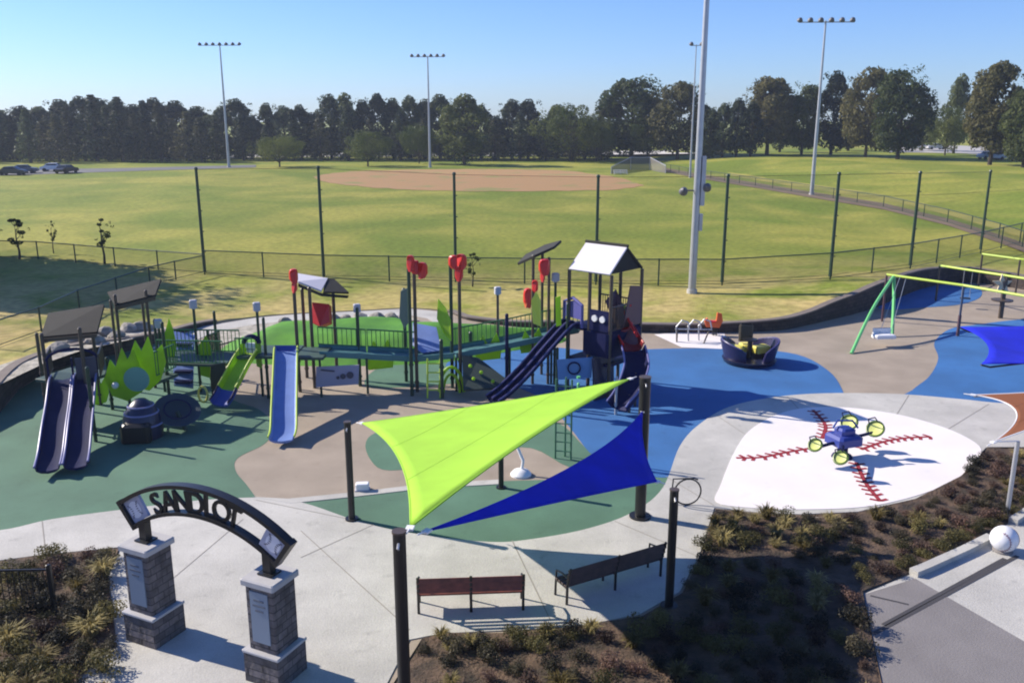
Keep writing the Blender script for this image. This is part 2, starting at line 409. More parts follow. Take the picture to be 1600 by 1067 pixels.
sheet('green_surfacing', smooth_closed(px([(570, 602), (600, 572), (700, 566), (790, 566), (790, 590), (700, 600), (640, 605)]), 4), greenr, .006)
sheet('blue_surfacing', smooth_closed(px([(700, 566), (780, 548), (860, 543), (940, 549), (1040, 545), (1160, 545), (1245, 554), (1295, 580), (1318, 614), (1330, 660), (1130, 720), (1060, 745), (990, 740), (930, 715), (890, 668), (850, 625), (790, 600), (720, 588)]), 5), bluer, .010)
sheet('blue_surfacing', smooth_closed(px([(1400, 640), (1425, 610), (1452, 588), (1466, 560), (1460, 535), (1485, 514), (1530, 507), (1600, 499), (1750, 490), (1900, 600), (1750, 665)]), 5), bluer, .010)
sheet('blue_surfacing', smooth_closed(px([(1395, 484), (1372, 480), (1400, 462), (1445, 446), (1490, 440), (1528, 449), (1532, 464), (1500, 476), (1440, 481)]), 5), bluer, .010)
sheet('white_surfacing', px([(1022, 523), (1070, 519), (1132, 521), (1140, 546), (1065, 543)]), whiter, .014)
# concrete plaza, ring round the ball pad, walkway behind
plaza = px([(-120, 900)])+smooth_open(px([(-120, 836), (0, 829), (80, 812), (190, 797), (330, 781), (450, 781), (560, 815), (640, 833), (760, 847), (830, 843), (920, 826), (990, 800), (1036, 762), (1062, 698), (1092, 664), (1140, 636), (1210, 621), (1290, 615), (1400, 616), (1500, 624), (1560, 630), (1640, 632)]), 6)+px([(1760, 660), (1640, 700), (1540, 700), (1500, 745), (1430, 780), (1340, 800), (1250, 804), (1180, 801), (1116, 794), (1092, 870), (1062, 925), (1000, 960), (900, 980), (780, 986), (690, 990), (640, 1000)])
plaza += [Vector((-3.2, 9, 0)), Vector((-8.5, 9, 0)), G(182, 1000), G(170, 900), G(190, 855), G(60, 868), G(0, 876)]
sheet('concrete_plaza', plaza, conc, .020, .05)
kerb = px([(395, 777), (450, 780), (560, 769), (660, 757), (780, 750), (780, 757), (660, 764), (560, 776), (455, 787)])
sheet('concrete_kerb', kerb, conc, .024, .03)
# joints in the plaza
jb = MB()
for (a, c) in (((470, 872), (585, 820)), ((560, 815), (400, 782)), ((640, 985), (470, 830)), ((270, 905), (380, 812)), ((72, 870), (66, 815)), ((860, 970), (800, 845)), ((1090, 870), (960, 815)), ((1115, 790), (1040, 745)), ((1230, 620), (1250, 642)), ((1420, 618), (1400, 650)), ((1545, 632), (1480, 672)), ((1120, 650), (1165, 680))):
    p, q = G(*a), G(*c); d = (q-p).normalized(); nrm = Vector((-d.y, d.x, 0))*.012
    jb.add([p-nrm, q-nrm, q+nrm, p+nrm], [(0, 1, 2, 3)])
for v in jb.v: v.z = .0245
struct(jb.build('paving_joints', joint))
pad = smooth_closed(px([(1120, 786), (1126, 758), (1150, 702), (1178, 668), (1235, 642), (1310, 637), (1400, 648), (1478, 670), (1530, 698), (1524, 722), (1490, 752), (1430, 776), (1350, 793), (1250, 797), (1180, 795)]), 5)
sheet('white_ball_pad', pad, whiter, .030, .01)
# red stitching laid into the ball pad
sb = MB()
for path, flip in (([(1270, 640), (1284, 655), (1290, 668), (1284, 685)], 1), ([(1150, 715), (1190, 714), (1225, 707), (1265, 700)], 1), ([(1345, 702), (1380, 690), (1415, 684), (1455, 682)], 1), ([(1338, 722), (1348, 745), (1358, 762), (1376, 783)], 1)):
    P = smooth_open([G(a, c, .036) for a, c in path], 10); acc = 0
    for i in range(len(P)-1):
        d = (P[i+1]-P[i]); L = d.length; d.normalize(); nr = Vector((-d.y, d.x, 0))
        sb.add([P[i]-nr*.06, P[i+1]-nr*.06, P[i+1]+nr*.06, P[i]+nr*.06], [(0, 1, 2, 3)])
        acc += L
        if acc > .26:
            acc = 0
            for sgn in (-1, 1):
                e = (d*-.55+nr*sgn).normalized(); k = Vector((-e.y, e.x, 0))*.055; a0 = P[i]+nr*sgn*.04; a1 = a0+e*.22
                sb.add([a0-k, a1-k, a1+k, a0+k], [(0, 1, 2, 3)])
redpaint = mat('red_rubber', (.30, .02, .03), .8)
st = sb.build('red_stitching', redpaint); struct(st, label='curved red baseball stitching set into the white pad')
# walkway behind the play structures
walk = px([(236, 545), (262, 531), (320, 510), (400, 497), (470, 491), (560, 487), (640, 483), (690, 488), (706, 504), (690, 512), (668, 498), (640, 493), (560, 496), (470, 500), (400, 507), (330, 522), (275, 545)])
sheet('concrete_walkway', walk, conc, .020, .03)
gv = px([(330, 521), (400, 508), (470, 501), (560, 497), (640, 494), (655, 502), (560, 508), (470, 513), (400, 524), (340, 540)])
relief('gravel_strip', gv, gravel, .35, lambda x, y: .04+.06*noise.noise(Vector((x*2, y*2, 0))))
# turf mound
mpoly = smooth_closed(px([(345, 560), (360, 535), (420, 515), (520, 508), (640, 505), (700, 516), (800, 517), (868, 520), (880, 535), (800, 549), (700, 566), (560, 572), (430, 570)]), 5)
mc = sum((Vector((p.x, p.y, 0)) for p in mpoly), Vector())/len(mpoly)
def mz(x, y):
    d = min((p.x-x)**2+(p.y-y)**2 for p in mpoly)**.5; t = min(1, d/2.4)
    return .03+1.0*t*t*(3-2*t)*(.8+.3*noise.noise(Vector((x*.3, y*.3, 3)))) if d > .05 else .0
relief('turf_mound', mpoly, turf, .5, mz)
# pale gravel path above the left wall
def gp(a, b): q = GL(a, b); return (q.x, q.y)
relief('gravel_path', [gp(*q) for q in [(-60, 632), (-60, 598), (0, 572), (70, 548), (150, 524), (250, 506), (262, 515), (200, 532), (130, 548), (70, 568), (30, 587), (0, 602)]], gravel, .5, lambda x, y: Lz(x, y)+.03+.03*noise.noise(Vector((x*2, y*2, 0))))
# raised dry verge between the track and the right lawn
# right hand path and planting beds
path = px([(1700, 775), (1600, 803), (1536, 846), (1435, 893), (1349, 929), (1364, 1000), (1385, 1100)])+[Vector((5.5, 4, 0)), Vector((20, 4, 0)), Vector((22, 17, 0))]
sheet('footpath', path, conc, .022, .04)
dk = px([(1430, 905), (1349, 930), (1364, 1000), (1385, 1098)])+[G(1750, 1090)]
sheet('path_shade_grey', dk, concd, .027)  # cast shadow on the footpath, painted as a flat darker sheet
kk = MB()  # thin flat dark lines across the footpath
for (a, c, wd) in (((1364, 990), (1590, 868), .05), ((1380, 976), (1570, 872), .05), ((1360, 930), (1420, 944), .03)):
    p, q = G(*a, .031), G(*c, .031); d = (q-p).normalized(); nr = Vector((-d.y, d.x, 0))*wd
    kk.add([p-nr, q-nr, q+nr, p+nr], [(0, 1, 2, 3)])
struct(kk.build('dark_path_lines', mat('dark_line', (.055, .052, .055), .8)))
# low kerb along the path
kp = [G(a, c) for a, c in [(1700, 772), (1600, 801), (1575, 817)]]; kp2 = [G(a, c) for a, c in [(1540, 842), (1500, 862), (1440, 889), (1420, 897)]]
for seg, lab in ((kp, 'short pale concrete kerb beyond the ball bollard'), (kp2, 'pale concrete kerb running from the ball bollard along the planting bed')):
    seg = [Vector((p.x, p.y, .16)) for p in seg]
    tag(wall_mesh(seg, (0, .22), lambda p: 0, 0, 'path_kerb', conc), lab, 'kerb')
def bedz(x, y): return .05+.07*noise.noise(Vector((x*1.3, y*1.3, 0)))+.04*noise.noise(Vector((x*4, y*4, 5)))
bed1 = px([(1118, 797), (1180, 803), (1250, 806), (1340, 802), (1430, 782), (1502, 746), (1542, 702), (1640, 702), (1760, 735), (1700, 770), (1600, 799), (1534, 844), (1433, 891), (1347, 927), (1362, 1000), (1383, 1098)])+[Vector((5.4, 4, 0)), Vector((-3.1, 4, 0)), Vector((-3.1, 10.5, 0))]+px([(660, 1001), (700, 992), (782, 989), (902, 983), (1004, 963), (1066, 928), (1096, 872)])
relief('planting_bed', bed1, mulch, .3, bedz)
bed2 = [G(188, 857), G(60, 871), G(0, 879), G(-120, 903), Vector((-17, 5, 0)), Vector((-8.6, 5, 0)), G(180, 1000), G(168, 900)]
relief('planting_bed', bed2, mulch, .3, bedz)
# baseball diamond beyond the netting, the track beside it, car parks and roads
def lp(lst): return [(q.x, q.y) for q in (GL(*t) for t in lst)]
def flatL(name, pts, m, dz=.03, cell=12): return relief(name, pts, m, cell, lambda x, y: Lz(x, y)+dz)
inf = [Vector((p[0], p[1])) for p in lp([(490, 277), (560, 268), (700, 265), (860, 266), (960, 277), (1000, 291), (930, 298), (760, 299), (620, 296), (530, 288)])]
P3 = smooth_closed([Vector((p.x, p.y, 0)) for p in inf], 12)
P3 = [p+Vector((.9*noise.noise(p*.4), 1.6*noise.noise(p*.35+Vector((9, 0, 0))), 0)) for p in P3]
flatL('infield_dirt', [(p.x, p.y) for p in P3], dirt)
trk = lp([(1035, 262), (1090, 272), (1180, 286), (1265, 300), (1380, 318), (1480, 342), (1560, 367), (1640, 394), (1640, 410), (1560, 380), (1480, 353), (1380, 328), (1265, 309), (1180, 294), (1090, 279), (1035, 268)])
flatL('dirt_track', trk, mat('dirt_track', (.17, .12, .075), .95, var=.15, vscale=.3), .05, 6)
flatL('dry_verge', lp([(1060, 262), (1180, 282), (1265, 296), (1380, 312), (1480, 336), (1560, 360), (1640, 386), (1640, 372), (1560, 349), (1480, 327), (1380, 304), (1265, 288), (1180, 275), (1080, 262)]), mat('dry_grass', (.36, .31, .05), .9, col2=(.20, .21, .03), vscale=.25, bump=.4, bscale=9), .04, 6)
flatL('car_park', lp([(-200, 280), (-200, 268), (0, 266), (200, 263), (400, 258), (400, 262), (200, 268), (0, 275)]), asph, .04, 15)
flatL('road', lp([(250, 248), (420, 246), (640, 245), (860, 243), (1130, 240), (1130, 235), (860, 237), (640, 239), (420, 240), (250, 242)]), mat('pale_road', (.55, .52, .46), .9), .05, 20)
flatL('car_park', lp([(1380, 238), (1500, 240), (1800, 262), (1800, 238), (1500, 228), (1380, 228)]), mat('pale_asphalt', (.42, .40, .37), .9), .05, 20)

# ================================================================ TREES
def leafball(b, c, r, n, s, rng, flat=1.0):
    for _ in range(n):
        while True:
            d = Vector((rng.uniform(-1, 1), rng.uniform(-1, 1), rng.uniform(-1, 1)))
            if .1 < d.length < 1: break
        rr = d.length; d = d/rr*(rr**.45)
        p = Vector(c)+Vector((d.x*r, d.y*r, d.z*r*flat))
        nrm = (d+Vector((rng.gauss(0, .5), rng.gauss(0, .5), rng.gauss(0, .5)+.2))).normalized()
        a = nrm.orthogonal().normalized(); a.rotate(Matrix.Rotation(rng.uniform(0, 6.3), 3, nrm)); e = nrm.cross(a)
        k = s*rng.uniform(.55, 1.3); h = k*rng.uniform(.5, .8)
        b.add([p-a*k*.5, p-e*h*.4+a*k*.1, p+a*k*.5, p+e*h*.5-a*k*.05], [(0, 1, 2, 3)])
def tree_proto(name, kind, H, W, seed, lm, dens=1.0):
    rng = random.Random(seed); tr = MB(); cr = MB()
    root = thing(name, (0, 0, 0), 'x', 'tree')
    if kind == 'conifer':
        tr.tube([(0, 0, -.3), (0, 0, H*.5), (0, 0, H*.96)], [H*.022, H*.014, .03], 7)
        n = int(H*2.2)
        for i in range(n):
            t = i/n; z = H*(.08+.9*t); rad = W/2*(1-t)**.75*rng.uniform(.75, 1.1)+.15
            for k in range(5):
                a = rng.uniform(0, 6.3); q = Vector((math.cos(a)*rad, math.sin(a)*rad, z-rad*.22))
                if k < 2: tr.tube([(0, 0, z), q*.5+Vector((0, 0, z*.5)), q], [.05, .035, .01], 4, False)
                leafball(cr, (q.x*.62, q.y*.62, z-rad*.1), rad*.45+.15, int(13*dens), .55, rng, .5)
    else:
        low = {'round': .20, 'oak': .16, 'umbrella': .35, 'tall': .10, 'young': .35}[kind]
        tr.tube([(0, 0, -.3), (rng.uniform(-.1, .1), 0, H*.18), (rng.uniform(-.2, .2), rng.uniform(-.2, .2), H*.42), (0, 0, H*.75)], [H*.026, H*.019, H*.013, H*.004], 9)
        nb = {'round': 26, 'oak': 56, 'umbrella': 26, 'tall': 42, 'young': 9}[kind]
        for i in range(nb):
            t = rng.random(); a = rng.uniform(0, 6.3)
            z = H*(low+.02+(.93-low)*t)
            prof = {'round': math.sin(math.pi*(.12+.8*t))**.6, 'oak': math.sin(math.pi*(.16+.76*t))**.7, 'umbrella': (1-abs(t-.45))**.8, 'tall': (math.sin(math.pi*(.15+.82*t))**.8), 'young': math.sin(math.pi*(.15+.75*t))}[kind]
            rb = W*{'round': .20, 'oak': .19, 'umbrella': .19, 'tall': .20, 'young': .15}[kind]*rng.uniform(.7, 1.25)*(1-.35*t)
            rad = max(.02, W/2*prof-rb*.6)*rng.uniform(.45, 1)**.5
            c = Vector((math.cos(a)*rad, math.sin(a)*rad, z))
            s0 = Vector((0, 0, max(H*.14, z-rad*.8-H*.06)))
            tr.tube([s0, (s0+c)/2+Vector((0, 0, -.02*H)), c], [H*.009, H*.006, H*.002], 5, False)
            leafball(cr, c, rb, int(170*dens), H*(.034 if H < 8 else .044), rng, .8)
        for i in range(int(nb*.6)):     # stray sprays at the rim
            a = rng.uniform(0, 6.3); t = rng.random(); prof = math.sin(math.pi*(.12+.8*t))**.6
            leafball(cr, (math.cos(a)*W*.5*prof, math.sin(a)*W*.5*prof, H*(low+(1-low)*t)), W*.07, int(24*dens), H*.028, rng)
    tr.build('trunk', bark, root, True); cr.build('crown', lm, root)
    return root
lf_dark = leafmat('foliage_dark', (.018, .030, .018), (.085, .108, .050), .25, .42)
lf_mid = leafmat('foliage_mid', (.035, .055, .014), (.13, .15, .045), .25, .45)
lf_warm = leafmat('foliage_warm', (.050, .056, .018), (.150, .135, .050), .25, .45)
lf_yel = leafmat('foliage_light', (.050, .075, .014), (.17, .19, .040), .25, .5)
lf_dark2 = leafmat('foliage_dull', (.026, .032, .018), (.13, .125, .055), .25, .35)
protos = {
 'con': [tree_proto('conifer_tree', 'conifer', 13, 5.4, 11, lf_dark), tree_proto('conifer_tree', 'conifer', 13, 6.8, 12, lf_dark2)],
 'tall': [tree_proto('tall_tree', 'tall', 13, 7.5, 13, lf_dark, .8), tree_proto('tall_tree', 'tall', 13, 8.5, 14, lf_mid, .8)],
 'oak': [tree_proto('broad_tree', 'oak', 20, 17, 15, lf_warm), tree_proto('broad_tree', 'oak', 20, 15, 16, lf_mid), tree_proto('broad_tree', 'oak', 20, 13, 17, lf_warm)],
 'umb': [tree_proto('small_tree', 'umbrella', 6, 9.5, 18, lf_yel, 2.2), tree_proto('small_tree', 'umbrella', 6, 8.5, 19, lf_yel, 2.2)],
 'young': [tree_proto('young_tree', 'young', 3.2, 1.5, 20, lf_mid, .9), tree_proto('young_tree', 'young', 3.2, 1.3, 21, lf_mid, .6)],
}
used = set(); rt = random.Random(3)
def plant(kind, k, pxx, top, base, label, group=None, wpx=None, Y=None, cat='tree'):
    src = protos[kind][k]; first = src.name not in used
    o = src if first else copy_tree(src); used.add(src.name)
    p = GL(pxx, base); Hh = pt(pxx, top, p.y).z-p.z; H0 = {'con': 13, 'tall': 13, 'oak': 20, 'umb': 6, 'young': 3.2}[kind]
    s = Hh/H0; W0 = {'con': (5.4, 6.8), 'tall': (7.5, 8.5), 'oak': (17, 15, 13), 'umb': (9.5, 8.5), 'young': (1.5, 1.3)}[kind][k]
    sx = s if wpx is None else wpx/FPX*p.y/W0
    o.location = p; o.scale = (sx, sx, s); o.rotation_euler = (0, 0, rt.uniform(0, 6.28))
    for c in ('label', 'category', 'group'):
        if c in o: del o[c]
    return tag(o, label, cat, group)
# dense belt far left: dark conifers, then mixed woodland toward the centre
random.seed(5)
def skyline(x):
    k = [(-60, 170), (0, 166), (60, 163), (90, 158), (130, 150), (170, 152), (220, 158), (248, 152), (300, 162), (360, 165), (420, 166), (480, 162), (520, 158), (560, 154), (600, 158), (660, 160), (700, 158), (780, 166), (830, 166), (880, 168), (940, 165)]
    for (a, b), (c, d) in zip(k, k[1:]):
        if a <= x <= c: return b+(d-b)*(x-a)/(c-a)
    return 165
x = -70
while x < 325:
    plant('con', rt.choice((0, 1)), x, skyline(x)+rt.choice((-7, -2, 4, 10, 18, 26)), 255-rt.uniform(0, 5), 'dark conifer in the dense belt ' + ('directly behind the left car park cars' if x < 120 else 'between the car park and the leftmost floodlight pole'), 'conifers in the belt on the left', wpx=rt.uniform(44, 62)); x += rt.uniform(17, 24)
x = -80
while x < 345:
    plant('tall', 0, x, skyline(x)+rt.uniform(0, 8), 247, 'dark tree showing between and above the conifers on the left', 'trees behind the conifers on the left', wpx=rt.uniform(50, 70)); x += rt.uniform(26, 34)
x = 330
while x < 950:
    plant('tall', 1 if rt.random() < .3 else 0, x, skyline(x)+rt.choice((-10, -4, 2, 8, 16, 22)), 248, 'dark leafy tree in the woodland ' + ('between the two left floodlight poles' if x < 665 else 'right of the second floodlight pole'), 'woodland trees behind the diamond', wpx=rt.uniform(44, 66)); x += rt.uniform(20, 27)
x = 340
while x < 940:
    plant('con', rt.choice((0, 1)), x, skyline(x)+rt.uniform(4, 24), 251, 'dark conifer fronting the woodland ' + ('between the two left floodlight poles' if x < 665 else 'right of the second floodlight pole'), 'conifers fronting the woodland', wpx=rt.uniform(36, 50)); x += rt.uniform(34, 46)
plant('umb', 0, 437, 214, 261, 'small wide crowned tree right of the leftmost floodlight pole', wpx=88)
plant('umb', 1, 575, 208, 260, 'small wide tree midway between the two left floodlight poles', wpx=84)
plant('umb', 0, 655, 197, 256, 'small round tree just left of the second floodlight pole', wpx=64)
plant('tall', 1, 726, 147, 258, 'tall rounded green tree right of the second floodlight pole', wpx=86)
plant('umb', 1, 890, 168, 252, 'spreading olive green tree left of the tall grove', wpx=120)
plant('oak', 1, 986, 120, 250, 'tall green tree at the left of the grove beside the near pole', wpx=112)
plant('oak', 0, 1058, 132, 248, 'broad dark tree on the right of the grove beside the near pole', wpx=98)
plant('umb', 1, 1012, 186, 252, 'low reddish tree in front of the grove', wpx=70)
plant('umb', 0, 932, 190, 253, 'low green tree at the left foot of the grove', wpx=74)
for q, tp in ((1108, 170), (1128, 162), (1150, 154), (1172, 160), (1098, 165)):
    plant('tall', 0, q, tp, 244, 'dark distant tree in the gap between the grove and the park trees', 'dark trees in the gap right of the near pole', wpx=44)
plant('oak', 2, 1198, 121, 242, 'pointed tree at the left end of the park trees', wpx=84)
plant('oak', 1, 1252, 130, 242, 'green tree left of the right floodlight pole', wpx=66)
plant('tall', 0, 1298, 112, 242, 'tall dark tree just right of the right floodlight pole', wpx=60)
plant('oak', 0, 1352, 110, 246, 'left of the two broad brown green trees on the right lawn', wpx=84)
plant('oak', 1, 1402, 106, 249, 'right of the two broad brown green trees on the right lawn', wpx=92)
plant('tall', 1, 1490, 116, 240, 'narrow tree rising behind the tallest tree at the right', wpx=46)
plant('umb', 1, 1476, 172, 243, 'low bushy tree left of the tallest tree at the right', wpx=78)
plant('oak', 2, 1546, 98, 258, 'tallest dark tree near the right edge', wpx=88)
plant('oak', 1, 1598, 138, 262, 'dark tree cut by the right edge of the view', wpx=76)
plant('umb', 1, 1560, 200, 250, 'low tree beside the parked cars on the right', wpx=66)
plant('tall', 0, 1218, 150, 238, 'dark tree behind the pointed park tree', wpx=50)
plant('tall', 0, 1325, 168, 236, 'distant tree filling the gap behind the broad park trees', wpx=50)
plant('tall', 1, 1440, 165, 236, 'distant tree in the gap between the broad park trees and the low tree', wpx=50)
plant('young', 0, 30, 338, 405, 'young tree staked on the lawn at the far left', wpx=40)
plant('young', 1, 163, 337, 412, 'thin young tree with sparse leaves on the left lawn', wpx=36)
plant('young', 1, 84, 342, 396, 'sapling with a single tuft between the two young trees', wpx=16)
plant('young', 0, 738, 392, 448, 'sapling beside the netting behind the red topped posts', wpx=26)
# big tree outside the frame whose shade falls on the left lawn
o = copy_tree(protos['oak'][1]); p = GL(60, 440)
o.location = (p.x-13.6, p.y+5.3, Lz(p.x-13.6, p.y+5.3)); o.scale = (.86, .86, .78)
for c in ('label', 'category', 'group'):
    if c in o: del o[c]
tag(o, 'broad tree left of the view that shades the left lawn', 'tree')
for ks in protos.values():
    for s in ks:
        if s.name not in used:
            for c in list(s.children): bpy.data.objects.remove(c)
            bpy.data.objects.remove(s)

o2 = copy_tree(o); o2.location = (p.x-16.5, p.y+3.2, o.location.z); o2.rotation_euler = (0, 0, 2.2)  # unseen copy, added to darken the dappled shade on the lawn
tag(o2, 'second broad tree, added out of view to deepen the left lawn shade', 'tree')
o2 = copy_tree(o); o2.location = (p.x-19, p.y+8.2, o.location.z); o2.rotation_euler = (0, 0, 4.2)  # another added copy out of view, for denser lawn shade
tag(o2, 'third broad tree, added out of view to deepen the left lawn shade', 'tree')
# understory that closes the foot of the wood
ub = MB(); ru = random.Random(77)
for i in range(190):
    xx = -80+ru.random()*1010; q = GL(xx, 245+ru.uniform(-2, 2)); h = ru.uniform(1.4, 5.0)
    leafball(ub, (q.x, q.y, q.z+h*.5), h*.75, 55, .8, ru, .8)
ux = ub.build('undergrowth', lf_dark); struct(ux, 'stuff', 'dark undergrowth along the foot of the woodland')
# ================================================================ SHRUBS
def shrub_proto(name, n, r, h, s, seed, m, kind):
    rng = random.Random(seed); b = MB()
    if kind == 'grass':
        for _ in range(n):
            a = rng.uniform(0, 6.3); l = rng.uniform(.3, 1)*r; q = Vector((math.cos(a), math.sin(a), 0)); sd = Vector((-q.y, q.x, 0))*s
            base = q*rng.uniform(0, r*.25); hh = h*rng.uniform(.6, 1)
            b.add([base-sd, base+sd, base+q*l*.45+sd*.8+Vector((0, 0, hh*.8)), base+q*l*.45-sd*.8+Vector((0, 0, hh*.8)), base+q*l+Vector((0, 0, hh*rng.uniform(.6, 1)))], [(0, 1, 2, 3), (3, 2, 4)])
    else:
        for _ in range(9):
            a = rng.uniform(0, 6.3); rr = rng.uniform(0, r*.6)
            c = (math.cos(a)*rr, math.sin(a)*rr, h*rng.uniform(.35, .75))
            b.tube([(0, 0, 0), c], [.015, .006], 4, False)
            leafball(b, c, r*.42, n//9, s, rng, .8)
    o = b.build(name, m); return o
sh_dry = leafmat('ornamental_grass', (.13, .10, .035), (.42, .35, .15), 4, .4)
sh_olv = leafmat('shrub_olive', (.05, .048, .018), (.20, .17, .06), 3, .3)
sh_drk = leafmat('shrub_dark', (.020, .020, .014), (.10, .085, .05), 3, .3)
sh_red = leafmat('shrub_brown', (.035, .022, .018), (.17, .10, .075), 3, .3)
SP = [shrub_proto('ornamental_grass', 130, .45, .5, .018, 1, sh_dry, 'grass'), shrub_proto('shrub', 900, .5, .42, .06, 2, sh_olv, 'leaf'),
      shrub_proto('shrub', 900, .5, .42, .06, 3, sh_drk, 'leaf'), shrub_proto('shrub', 800, .45, .34, .055, 4, sh_red, 'leaf')]
SL = [('straw coloured ornamental grass tuft in a mulched bed', 'ornamental grass', 'ornamental grass tufts in the beds'), ('olive green leafy shrub in a mulched bed', 'shrub', 'olive shrubs in the beds'),
      ('dark leafy shrub in a mulched bed', 'shrub', 'dark shrubs in the beds'), ('brown leaved low shrub in a mulched bed', 'shrub', 'brown shrubs in the beds')]
su = set(); rs = random.Random(9)
def shrub(k, p, s, where='', grp=''):
    o = SP[k] if k not in su else SP[k].copy()
    if k in su: C.objects.link(o)
    su.add(k); o.location = (p.x, p.y, bedz(p.x, p.y)-.03); o.scale = (s, s, s*rs.uniform(.8, 1.2)); o.rotation_euler = (0, 0, rs.uniform(0, 6.28))
    tag(o, SL[k][0].replace('in a mulched bed', where), SL[k][1], SL[k][2].replace('in the beds', where))
def scatter(poly, n, wts, smin, smax, avoid=(), where=''):
    pts = []; tries = 0
    xs = [p.x for p in poly]; ys = [p.y for p in poly]; P = [(p.x, p.y) for p in poly]
    while len(pts) < n and tries < 9000:
        tries += 1; q = Vector((rs.uniform(min(xs), max(xs)), rs.uniform(min(ys), max(ys)), 0))
        if not inside(q.x, q.y, P) or any((q-o).length < .42 for o in pts) or any((q-a).length < r for a, r in avoid): continue
        pts.append(q); shrub(rs.choices(range(4), wts)[0], q, rs.uniform(smin, smax), where)
scatter(px([(1122, 806), (1180, 812), (1250, 815), (1330, 812), (1300, 850), (1200, 862), (1100, 862)]), 52, (6, 6, 1, 1), .5, .85, where='below the left rim of the white ball pad')
scatter(px([(1330, 818), (1430, 792), (1500, 755), (1540, 712), (1600, 712), (1600, 785), (1500, 845), (1400, 893), (1340, 905), (1230, 870)]), 92, (.6, 2, 4, 6), .4, .8, where='in the bed curving round the ball pad')
scatter(px([(1520, 832), (1585, 792), (1600, 780), (1600, 795), (1530, 842), (1430, 885), (1350, 918), (1340, 908)]), 20, (2, 6, 0, 1), .5, .7, where='in the row along the footpath kerb')
scatter(px([(1090, 880), (1200, 880), (1330, 920), (1345, 1000), (1370, 1095), (680, 1095), (690, 1012), (800, 1000), (960, 990), (1040, 960)]), 92, (1.5, 3, 5, 3), .45, .85, [(Vector((-1.55, 11.4, 0)), .4), (G(1045, 948), .7)], where='in the foreground bed beyond the benches')
scatter(px([(-60, 905), (0, 890), (170, 865), (165, 900), (172, 985), (170, 1095), (-60, 1095)]), 84, (4, 5, 5, 2), .5, 1.0, where='in the left bed behind the black fence')
scatter(px([(640, 1006), (700, 998), (960, 984), (960, 1000), (660, 1030)]), 10, (3, 5, 1, 0), .4, .6, where='in the strip just below the red brown bench')
# rocks beside the walkway and the gravel path
rk = MB(); rr = random.Random(4)
base = bmesh.new(); bmesh.ops.create_icosphere(base, subdivisions=2, radius=.5)
base.verts.ensure_lookup_table()
rk.add([v.co*(1+.35*noise.noise(v.co*2.2)) for v in base.verts], [tuple(v.index for v in f.verts) for f in base.faces]); base.free()
r0 = rk.build('boulder', rockm)
for i, (a, c) in enumerate([(500, 499), (521, 501), (540, 500), (561, 502), (590, 500), (612, 499), (446, 505), (110, 535), (135, 530), (165, 524), (182, 528), (200, 518), (222, 516), (90, 548), (150, 536)]):
    o = r0 if i == 0 else r0.copy()
    if i: C.objects.link(o)
    q = GL(a, c) if a < 250 else G(a, c); o.location = q+Vector((0, 0, .12)); s = rr.uniform(.45, .9); o.scale = (s*1.3, s, s*.75); o.rotation_euler = (0, 0, rr.uniform(0, 6))
    tag(o, 'grey boulder in the gravel behind the turf mound' if a > 250 else 'grey boulder on the pale gravel above the left wall', 'boulder', 'boulders behind the turf mound' if a > 250 else 'boulders on the gravel above the left wall')

# ================================================================ FENCES, NETTING, FLOODLIGHTS
nt_px = [(307, 320, 425, 264), (497, 506, 432, 262), (711, 712, 436, 272), (932, 931, 440, 276), (1137, 1128, 441, 275), (1308, 1297, 432, 272), (1434, 1422, 415, 270), (1545, 1532, 390, 268)]
t = thing('safety_netting', GL(712, 436), 'tall netting on eight dark posts along the outfield', 'netting')
tops = []
for tx, bx, by, ty in nt_px:
    p = GL(bx, by); z = pt(tx, ty, p.y).z; tops.append((p, z))
    b = MB(); b.cyl(p-Vector((0, 0, .3)), (p.x, p.y, z), .10, .085, 10); b.sphere((p.x, p.y, z), .12, 8); b.build('post', postg, t, True)
    b = MB()
    for k in range(1, 5): b.box((p.x+.12, p.y, p.z+(z-p.z)*k/5), (.12, .05, .05))
    b.build('net_bracket', postg, t)
b = MB(); cb = MB()
for (p, z), (q, z2) in zip(tops, tops[1:]):
    o1 = Vector((.0, .12, 0)); a, c = p+o1, q+o1
    b.add([a, c, Vector((c.x, c.y, z2-.1)), Vector((a.x, a.y, z-.1))], [(0, 1, 2, 3)])
    for f in (.0, 1.0): cb.cyl((a.x, a.y, a.z+(z-.1-a.z)*f+.05), (c.x, c.y, c.z+(z2-.1-c.z)*f+.05), .012, n=5)
b.build('net', net, t); cb.build('cable', black, t)
def chain_fence(pts, h, label, posts=True, step=3.0):
    t = thing('chain_link_fence', pts[0], label, 'fence'); m = MB(); rail = MB()
    for p, q in zip(pts, pts[1:]):
        m.add([p+Vector((0, 0, .05)), q+Vector((0, 0, .05)), q+Vector((0, 0, h)), p+Vector((0, 0, h))], [(0, 1, 2, 3)])
        rail.cyl(p+Vector((0, 0, h)), q+Vector((0, 0, h)), .035, n=6); rail.cyl(p+Vector((0, 0, .08)), q+Vector((0, 0, .08)), .02, n=5)
    m.build('mesh', link, t); rail.build('rail', postg, t)
    for p, q in zip(pts, pts[1:]):
        n = max(1, round((q-p).length/step))
        for k in range(n):
            r = p.lerp(q, k/n); b = MB(); b.cyl(r-Vector((0, 0, .2)), r+Vector((0, 0, h+.05)), .045, n=8); b.build('post', postg, t, True)
    return t
def gls(l): return [GL(a, b) for a, b in l]
chain_fence(gls([(-10, 545), (65, 518), (125, 487), (235, 447), (275, 437), (318, 427)]), 1.1, 'low chain link fence climbing from the left edge to the first netting post', step=3.4)
chain_fence(gls([(-40, 402), (60, 405), (180, 416), (318, 427)]), 1.2, 'low chain link fence along the left lawn behind the young trees', step=4)
